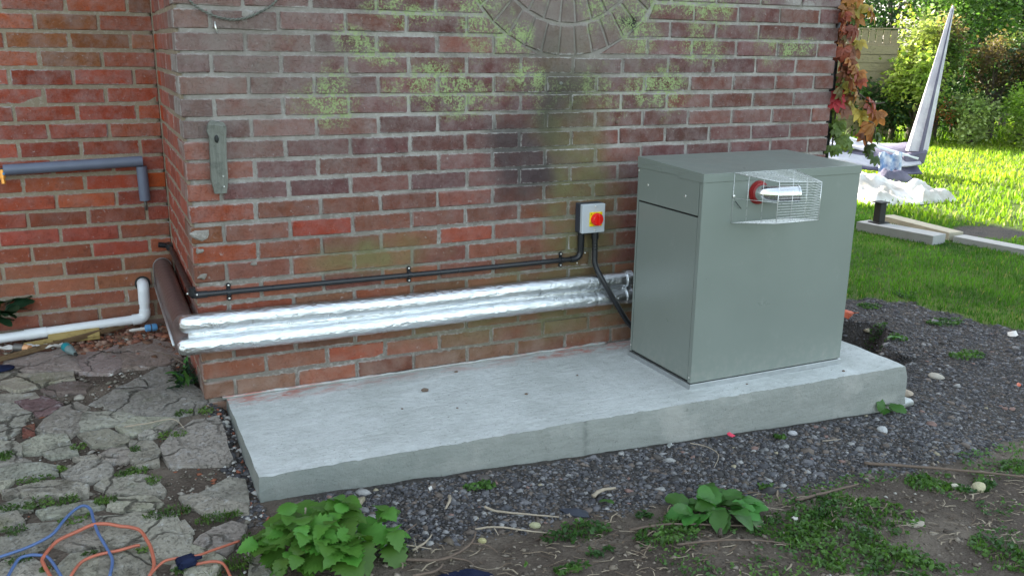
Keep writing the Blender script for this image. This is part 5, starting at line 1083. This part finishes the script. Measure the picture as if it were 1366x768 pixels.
# ------------------------------------------------------------------ grass
def blades(name,px,py,h,w,cols,mat='grass',zf=surf):
    n=len(px); z=zf(px,py); az=NR.uniform(0,6.28,n); lean=NR.uniform(.05,.75,n); az2=az+NR.uniform(1.2,1.9,n)
    B=np.stack([px,py,z-.004],-1); D=np.stack([np.cos(az),np.sin(az),np.zeros(n)],-1); Wd=np.stack([np.cos(az2),np.sin(az2),np.zeros(n)],-1)*(w*.5)[:,None]
    mid=B+D*(h*lean*.35)[:,None]+np.stack([0*h,0*h,h*.6],-1); tip=B+D*(h*lean)[:,None]+np.stack([0*h,0*h,h*NR.uniform(.75,1,n)],-1)
    V=np.stack([B-Wd,B+Wd,mid+Wd*.8,mid-Wd*.8,tip],1).reshape(-1,3); i=np.arange(n)*5
    F=np.concatenate([np.stack([i,i+1,i+2],1),np.stack([i,i+2,i+3],1),np.stack([i+3,i+2,i+4],1)],0); cc=np.concatenate([cols]*3,0)
    return tag(obj(name,fastmesh(name,V,F,cc),M[mat]),kind='stuff')
def lawnpts(n,x0,x1,y0,y1):
    px=NR.uniform(x0,x1,n);py=NR.uniform(y0,y1,n); k=cover(px,py)[1]>.5
    # keep what the camera's side of the garden can see past the wall
    k&=(px-2.4)>(py-.2)*.80; k&=((px+.3)*.35<(py+3.9))
    dirt=np.exp(-(((px-6.35)/.50)**2+((py-1.75)/.30)**2)); k&=NR.uniform(0,1,n)>dirt*1.3
    return px[k],py[k]
px,py=lawnpts(90000,3.2,6.6,-1.2,4.2); P=np.stack([px,py,0*px],-1); cl=clumpcolor(P,(.035,.095,.012),(.075,.17,.02),2.2,8,.35); q=NR.uniform(0,1,len(px)); cl[q>.96]=(.22,.19,.09)
hh=NR.uniform(.018,.045,len(px))*(1+.5*fbm(px,py,3,4)); blades('near_grass',px,py,hh,NR.uniform(.0035,.006,len(px)),cl)
px,py=lawnpts(110000,6.3,19,-2,14); P=np.stack([px,py,0*px],-1); cl=clumpcolor(P,(.13,.21,.015),(.22,.29,.03),.9,9,.3); q=NR.uniform(0,1,len(px)); cl[q>.93]=(.36,.34,.15)  # far blade colours raised to paint in the brightness of sunlit lawn
hh=NR.uniform(.03,.08,len(px))*(1+.6*fbm(px,py,1.2,4)); blades('far_grass',px,py,hh,NR.uniform(.012,.022,len(px)),cl)
n=14000; px=NR.uniform(8,20,n); tt=NR.uniform(0,1,n); py=NR.uniform(5,14,n); d=(px+.28)*.41+(py+3.16)*.874; k=(d>14.2)&(d<16.5)&((px-2.4)>(py-.2)*.8); px=px[k];py=py[k]; P=np.stack([px,py,0*px],-1)
blades('long_grass',px,py,NR.uniform(.10,.32,len(px)),NR.uniform(.012,.022,len(px)),clumpcolor(P,(.08,.15,.015),(.18,.25,.03),.8,2,.3))
px=NR.uniform(-.12,.36,1500);py=NR.uniform(-1.35,-.95,1500); k=(px<.08)&(fbm(px,py,9,3)>-.1)&(py<-.93); px=px[k];py=py[k]; P=np.stack([px,py,0*px],-1)
blades('corner_grass',px,py,NR.uniform(.015,.035,len(px)),NR.uniform(.002,.003,len(px)),clumpcolor(P,(.035,.08,.015),(.07,.13,.03),9,2,.3),zf=lambda x,y:g(x,y)+.006)
Q=[]
for x,y,a,b in [WEEDS[i] for i in (0,2,4,5,6,7,8,11,12,13,14)]:
    n=int(9000*a*b*3.2)+60; r=np.sqrt(NR.uniform(0,1,n)); th=NR.uniform(0,6.28,n); Q.append(np.stack([x+a*1.2*r*np.cos(th),y+b*1.2*r*np.sin(th)],-1))
Q=np.concatenate(Q); Q=Q[fbm(Q[:,0],Q[:,1],11,6)>-.1]; P=np.concatenate([Q,0*Q[:,:1]],1); blades('soil_grass',Q[:,0],Q[:,1],NR.uniform(.012,.034,len(Q)),NR.uniform(.0018,.0032,len(Q)),clumpcolor(P,(.045,.10,.018),(.09,.17,.03),9,2,.35))
Q=[]
for x,y,a,b in [TUFTS[i] for i in (1,3,5,6,10,11,16,19)]:
    n=int(9000*a*b*3.2)+30; r=np.sqrt(NR.uniform(0,1,n)); th=NR.uniform(0,6.28,n); Q.append(np.stack([x+a*r*np.cos(th),y+b*r*np.sin(th)],-1))
Q=np.concatenate(Q); P=np.concatenate([Q,0*Q[:,:1]],1); blades('paving_grass',Q[:,0],Q[:,1],NR.uniform(.012,.03,len(Q)),NR.uniform(.0018,.003,len(Q)),clumpcolor(P,(.04,.09,.015),(.08,.15,.03),9,2,.3),zf=lambda x,y:g(np.minimum(x,.02),y)+.012)
# ------------------------------------------------------------------ Virginia creeper
def palmate(seed,n=5,L=.052,W=.013):
    rr=random.Random(seed); V=[];F=[]
    for k in range(n):
        a=(k-(n-1)/2)*.75+rr.uniform(-.12,.12); l=L*(1-.13*abs(k-(n-1)/2))*rr.uniform(.85,1.1); o=len(V); dz=rr.uniform(-.2,.1)
        for i in range(6):
            u=i/5; w_=W*math.sin(math.pi*min(1,u*.93+.04))**.8; x=l*u; z=-l*.35*u*u+dz*l*u
            for s in (-1,0,1):
                X=x;Y=s*w_; V.append((X*math.cos(a)-Y*math.sin(a),X*math.sin(a)+Y*math.cos(a),z+abs(s)*w_*.3))
        for i in range(5):
            for s in range(2): F.append((o+i*3+s,o+(i+1)*3+s,o+(i+1)*3+s+1,o+i*3+s+1))
    return newmesh('leaf',V,F,True)
PM=[palmate(i) for i in range(6)]
cp_=empty('virginia_creeper',(2.87,.03,1.0),'red, orange and green creeper hanging down the right end of the brick wall','creeper')
CC={'o':(.36,.16,.055),'y':(.38,.31,.07),'r':(.32,.085,.055),'b':(.24,.10,.06),'g':(.14,.21,.05),'c':(.38,.03,.04),'n':(.20,.15,.07),'d':(.06,.10,.03)}
def cleaf(x,y,z,k,s):
    az=R.uniform(-2.6,-.6); place_leaf(R.choice(PM),M['creeper'],cp_,(x-2.87,y-.03,z-1.0),az,R.uniform(-1.5,-.7),s,R.uniform(-.5,.5),color=jc(CC[k],.2))
for x,y,z,k in CREEP:
    for q in range(3 if k in 'gd' else 2): cleaf(x+R.uniform(-.022,.022),y+R.uniform(-.03,.03),z+R.uniform(-.01,.035),k,R.uniform(.75,1.25)*(.75 if k in 'gd' else 1.1))
for q in range(55):
    z=R.uniform(.79,1.75); x=2.865+.02*math.sin(z*7)+R.uniform(-.03,.045); k='g' if z<.95 else R.choice('bbornyog'); cleaf(x,R.uniform(-.03,.06),z,k,R.uniform(.6,1.05))
for q in range(26): 
    z=R.uniform(1.4,2.1); cleaf(2.87+R.uniform(-.06,.12),R.uniform(-.03,.08),z,R.choice('orby'),R.uniform(.8,1.2))
for pts in ([(2.86,.03,2.1),(2.88,.02,1.6),(2.87,.02,1.2),(2.86,.02,.95),(2.86,.02,.76)],[(2.90,.03,1.75),(2.93,.03,1.3),(2.96,.02,1.1),(3.03,.01,.97),(3.05,.01,.86),(3.08,.0,.74)],[(2.98,.02,1.05),(3.08,.02,1.0),(3.16,.02,1.0)],[(3.04,.0,.92),(3.10,.01,.90),(3.12,.02,.86)]):
    m=MB(); m.add(*tubegeo(pts,.004,5,True,5)); m.V=[(x-2.87,y-.03,z-1.0) for x,y,z in m.V]; m.build('vine_stem',M['bark'],cp_,True)
# ------------------------------------------------------------------ garden beyond
def sheet(fn,nu,nv,name,mat,thick=.004):
    V=[fn(i/(nu-1),k/(nv-1)) for i in range(nu) for k in range(nv)]; F=[(i*nv+k,(i+1)*nv+k,(i+1)*nv+k+1,i*nv+k+1) for i in range(nu-1) for k in range(nv-1)]
    o=obj(name,newmesh(name,V,F,True),M[mat]); 
    if thick: o.modifiers.new('solid','SOLIDIFY').thickness=thick
    return o
GZ=-.2
def kerbplank(a,b,w_,h,mat,lab,z=GZ): 
    return plank('concrete_plank',(a[0],a[1],z),(b[0],b[1],z),w_,h,M[mat],lab,'plank','concrete planks on the turf')
kerbplank((5.52,2.28),(5.62,1.60),.17,.075,'pavingslab','thick pale concrete plank on the turf carrying the black stub post')
kerbplank((5.98,2.45),(5.88,1.66),.14,.065,'buffslab','buff concrete plank lying behind the one with the black stub post')
kerbplank((5.86,1.62),(5.98,.55),.14,.05,'pavingslab','long pale concrete plank running out of the picture at the right edge')
sb=empty('stub_post',(5.57,2.16,GZ+.078),'short black square stub post with a flat cap standing on a concrete plank','post')
m=MB(); m.box(-.034,.034,-.034,.034,.006,.165,.004); m.build('shaft',M['dark'],sb); m=MB(); m.box(-.06,.06,-.06,.06,0,.006); m.build('base_plate',M['dark'],sb); m=MB(); m.box(-.052,.052,-.05,.05,.1655,.174,.002); m.build('cap_plate',M['dark'],sb)
rock(5.28,2.38,.075,(.42,.40,.36),'pale lump of stone on the turf beside the boiler top right corner',.7)
# white sheeting
def tarpfn(cx,cy,rx,ry,h,seed):
    def f(u,v):
        a=(u*2-1);b=(v*2-1); r=max(abs(a),abs(b)); x=cx+rx*a*(1+.12*float(fbm(b*2,a,1.3,seed)));y=cy+ry*b*(1+.12*float(fbm(a*2,b,1.3,seed+1)))
        z=GZ+.01+h*max(0,1-r**2.6)*(.55+.75*abs(float(fbm(x,y,2.6,seed,4)))*1.6)+.03*float(fbm(x,y,9,seed))*(1-r**4); return (x,y,max(z,GZ+.004))
    return f
tag(sheet(tarpfn(7.0,3.75,.52,.75,.23,3),44,44,'white_sheet','tarp'),'big crumpled heap of white sheeting on the sunny lawn behind the boiler','sheeting','white sheeting heaps')
tag(sheet(tarpfn(7.32,3.30,.24,.30,.17,9),34,34,'white_sheet','tarp'),'smaller bunched end of white plastic sheeting at the right of the big heap','sheeting','white sheeting heaps')
# folded canopy
cn=empty('garden_canopy',(8.6,4.5,GZ),'tall folded white and mauve canopy leaning on the lawn with a mauve base','canopy')
def rel2(o,p=(8.6,4.5,GZ)):
    for v in o.data.vertices: v.co-=Vector(p)
    o.parent=cn
top=Vector((9.13,4.68,1.76)); b0=Vector((8.60,4.48,.12))
rr_=Vector((.906,-.423,0)); ff=Vector((.41,.87,0))
def canf(u,v):
    # u height 0..1, v around
    c=b0.lerp(top,u); w_=(.100*(1-u)+.020); a=2*math.pi*v; fold=1+.16*math.cos(a*5+u*2)
    return tuple(c+rr_*math.cos(a)*w_*fold+ff*math.sin(a)*w_*.55*fold)
o=sheet(canf,26,41,'upright_fabric','canopy',0); rel2(o)
V=[];F=[]
for i in range(20):
    u=i/19; c=b0.lerp(top,u); w_=(.100*(1-u)+.020); 
    for s in (-.02,.34): V.append(tuple(c+rr_*(w_*s)-ff*(w_*.66+.004)))
F=[(i*2,i*2+1,i*2+3,i*2+2) for i in range(19)]; o=obj('mauve_stripe',newmesh('mauve_stripe',V,F),M['mauve']); o.modifiers.new('solid','SOLIDIFY').thickness=.012; rel2(o)
m=MB(); m.add(*tubegeo([tuple(b0),tuple(top+Vector((.012,.006,.03)))],.010,8)); o=m.build('pole',M['galv'],smooth=True); rel2(o)
m=MB(); m.box(-.16,.16,-.10,.10,0,.16,.02); o=m.build('base_box',M['mauve']); 
for v in o.data.vertices: 
    k=(v.co.z/.16); v.co=Vector((8.54,4.50,-.05))+rr_*(v.co.x*(.7+.2*k)+.02)+ff*v.co.y+Vector((0,0,v.co.z+.03*(v.co.x/.16)))
rel2(o)
def spreadf(z0,dy,ph,rip):
    def f(u,v): 
        p=Vector((7.15,4.95,0)).lerp(Vector((8.62,4.50,0)),u)+ff*(dy+.5*(v-.5)); z=z0+.05*math.sin(u*5+ph)+rip*math.sin(v*12+u*3+ph)+.02*float(fbm(u*6,v*6,1,int(ph*3))); return (p.x,p.y,z-abs(v-.5)*.18)
    return f
for z0,dy,ph,mt,nm in ((.02,.0,.3,'mauve','under_layer'),(.10,.06,1.1,'canopy','folded_layer'),(.17,.22,2.2,'mauve','folded_layer'),(.22,.34,.4,'canopy','top_layer')):
    o=sheet(spreadf(z0,dy,ph,.012),26,14,nm,mt,.02); rel2(o)
m=MB(); m.add(*tubegeo([(7.7,4.95,.32),(8.15,4.62,.16),(8.55,4.40,.04)],.018,8,True,4)); o=m.build('frame_rail',M['white'],smooth=True); rel2(o)
def bluef(u,v): 
    p=Vector((7.98,4.47,0)).lerp(Vector((8.22,4.36,0)),u)-ff*(.02+.05*v+.018*math.sin(u*16)); return (p.x,p.y,.12-.34*v*(.75+.25*u)+.02*math.sin(u*9))
o=sheet(bluef,24,8,'draped_towel','bluecloth',.006); tag(o,'pale blue and white cloth draped over the left side of the canopy base','cloth')
def dpf(u,v):
    p=Vector((7.75,4.30,0)).lerp(Vector((8.2,4.15,0)),u)+ff*(.28*(v-.5)); return (p.x,p.y,GZ+.03+.16*math.sin(math.pi*u)**.6*math.sin(math.pi*v)**.6*(.8+.5*float(fbm(u*5,v*5,1,4))))
tag(sheet(dpf,22,12,'dark_bundle','mauve',.006),'dark mauve and white bundle lying below the draped canopy','bundle')
# fence
def fpt(lat,dep): return Vector((C0.x,C0.y,0))+Vector((.9061,-.4230,0)).normalized()*lat+Vector((.4257,.9049,0))*dep
C0=Vector((-.2795,-3.1564,0))
def uz(u,v,d):   # lateral metre and height seen at pixel u,v for a distance d (survey of the photo)
    return (u-683)/1192*d,1.221+(67-v)/1192*d
fd=15.6; fa=fpt(uz(1100,0,fd)[0],fd*1.0); fb_=fpt(uz(1171,0,fd)[0],fd*.985)
fn=empty('wooden_fence',(fa.x,fa.y,GZ),'pale weathered lap fence panel with an upright slatted top at the end of the garden','fence',rz=math.atan2(fb_.y-fa.y,fb_.x-fa.x)); FL=(fb_-fa).length
ztop=uz(0,36,fd)[1]-GZ; zm=uz(0,55,fd)[1]-GZ
for i in range(13):
    z0=zm-.03-(i+1)*.135
    if z0<0: break
    m=MB(); m.box(-.3,FL-.04,-.012+.0,.004,z0,z0+.150); o=m.build('board',M['fence'],fn); o.rotation_euler=(.06,0,0); 
for i in range(16):
    x=FL-.05-i*.115
    if x<-.3: break
    m=MB(); m.box(x-.10,x,-.012,.006,zm+.02,ztop-.02*(i==0)-.012*(i%2)); m.build('slat',M['fence'],fn)
for x in (FL-.045,FL-.32,FL-.9): m=MB(); m.box(x-.02,x+.02,-.05,-.013,0,zm); m.build('batten',M['fence'],fn)
m=MB(); m.box(-.3,FL,-.055,-.013,zm-.02,zm+.02); m.build('rail',M['fence'],fn); m=MB(); m.box(-.3,FL+.06,-.03,.02,ztop+.001,ztop+.02); m.build('capping',M['fence'],fn)
# shrubs and trees
def shrub(u,v,d,rw,rh,n,base,alt,lab,cat='shrub',leaf=.07,name='shrub',trunk=True,seed=1,rd=None,zc=None,group='shrubs and trees at the end of the garden',asp=.55,hollow=.55):
    lat,z=uz(u,v,d); p=fpt(lat,d); z=z if zc is None else zc; rd=rd or rw*.7
    t=empty(name,(p.x,p.y,GZ),lab,cat,group)
    # clumps of leaves around limb ends
    nc=max(10,int(n/160)); cc=[]
    for i in range(nc):
        w_=NR.normal(size=3); w_/=np.linalg.norm(w_); r=NR.uniform(hollow,1)**.6; cc.append([w_[0]*rw*r,w_[1]*rd*r,w_[2]*rh*r])
    cc=np.array(cc); k=NR.integers(0,nc,n); sp=np.array([rw,rd,rh])*.15+.05
    P=cc[k]+NR.normal(size=(n,3))*sp; cen=np.array([p.x,p.y,z]); P=P+cen; P[:,2]=np.maximum(P[:,2],GZ+.03)
    cl=clumpcolor(P,base,alt,1.6,seed,.3); cj=NR.uniform(.5,1.6,(nc,1))[k]; cl=cl*cj
    leafcloud('crown',P,NR.uniform(.6,1.6,n)*leaf*1.12,cl,'leafcloud',t,kind='stuff',loc=(p.x,p.y,GZ),aspect=asp)
    m=MB(); h=z-GZ
    m.add(*tubegeo([(0,0,-.05),(.05*rw,0,h*.4),(-.04*rw,.02,h*.8),(0,0,h+rh*.3)],lambda q:(.05+.03*rh)*(1-.75*q),7,True,4))
    for i in range(min(9,nc)):
        e=cc[i]+np.array([0,0,h]); m.add(*tubegeo([(0,0,h*.35),(e[0]*.5,e[1]*.5,max(.05,(h*.35+e[2])*.55)),(e[0],e[1],max(.1,e[2]))],lambda q:(.022+.01*rh)*(1-.7*q),5,True,3))
    m.build('trunk',M['bark'],t,True); return t
DK=(.022,.05,.018);DK2=(.045,.085,.025);MG=(.045,.095,.025);MG2=(.09,.15,.035);YG=(.13,.20,.035);YG2=(.24,.27,.07);PL=(.30,.32,.16);BL=(.05,.09,.06);BR=(.13,.085,.05)
shrub(1175,20,19,1.5,1.7,7000,DK,DK2,'dark evergreen tree rising behind the fence panel','tree',.09,'tree',seed=2)
shrub(1060,-30,21,2.6,2.4,5000,DK,DK2,'dark tree behind the right end of the brick wall','tree',.10,'tree',seed=12)
shrub(1205,45,15.6,.48,.62,2600,YG2,PL,'pale cream flowered shrub right of the fence panel',leaf=.065,seed=3)
shrub(1208,105,15.0,.42,.50,2600,YG,YG2,'sunny yellow-green shrub below the cream flowered one',leaf=.065,seed=4)
shrub(1260,40,17.2,1.0,1.25,6500,MG,MG2,'broad mid green shrub behind the top of the canopy',leaf=.075,seed=5)
shrub(1325,25,18.5,1.15,1.0,6500,DK,(.07,.08,.05),'dull brownish green tree at the top right','tree',.085,'tree',seed=6)
shrub(1265,-25,20.5,1.9,1.0,5000,MG,(.20,.16,.05),'autumn tinted tree above the canopy tip','tree',.095,'tree',seed=7)
shrub(1260,115,15.8,.62,.62,4000,DK,MG,'dark leafy shrub right of the canopy',leaf=.06,seed=8)
shrub(1180,130,15.4,.62,.42,3800,DK,DK2,'low dark shrub in front of the fence panel',leaf=.06,seed=9)
shrub(1285,148,14.7,.42,.34,2600,MG2,(.24,.28,.12),'low pale green shrub at the lawn edge right of the canopy',leaf=.05,seed=10)
shrub(1345,95,15.6,.75,.55,4200,BL,MG2,'grey-green bushy shrub at the right behind the bright one',leaf=.06,seed=11)
shrub(1362,145,14.4,.40,.50,3600,YG,YG2,'bright yellow-green rounded shrub at the right edge of the lawn',leaf=.045,seed=13)
shrub(1408,70,15.2,.75,1.2,3500,MG,YG,'green shrub cut by the right edge above the bright rounded shrub',leaf=.06,seed=14)
shrub(1236,60,15.3,.30,.45,1500,MG2,BR,'slender shrub with russet leaves beside the canopy tip',leaf=.055,seed=15)
shrub(1310,75,15.4,.55,.40,2400,BR,DK2,'shrub with brownish fading leaves in the middle of the hedge',leaf=.055,seed=16)
shrub(1390,-15,22,2.0,1.1,4500,MG,YG,'tall light green tree at the far top right','tree',.10,'tree',seed=17)
for (u,v,d,lab) in ((1246,140,14.9,'lower left of the hedge'),):
    P=[]
    lat,z=uz(u,v,d); p=fpt(lat,d); n=260; P=np.stack([p.x+NR.normal(size=n)*.25,p.y+NR.normal(size=n)*.15,z+NR.normal(size=n)*.10],-1); cl=np.tile(np.array([(.40,.10,.06)]),(n,1))*NR.uniform(.6,1.4,(n,1))
    o=leafcloud('berry_bush',P,NR.uniform(.03,.06,n),cl,'leafcloud',None,kind=None); tag(o,'reddish berried bush low in the hedge just right of the canopy','shrub')
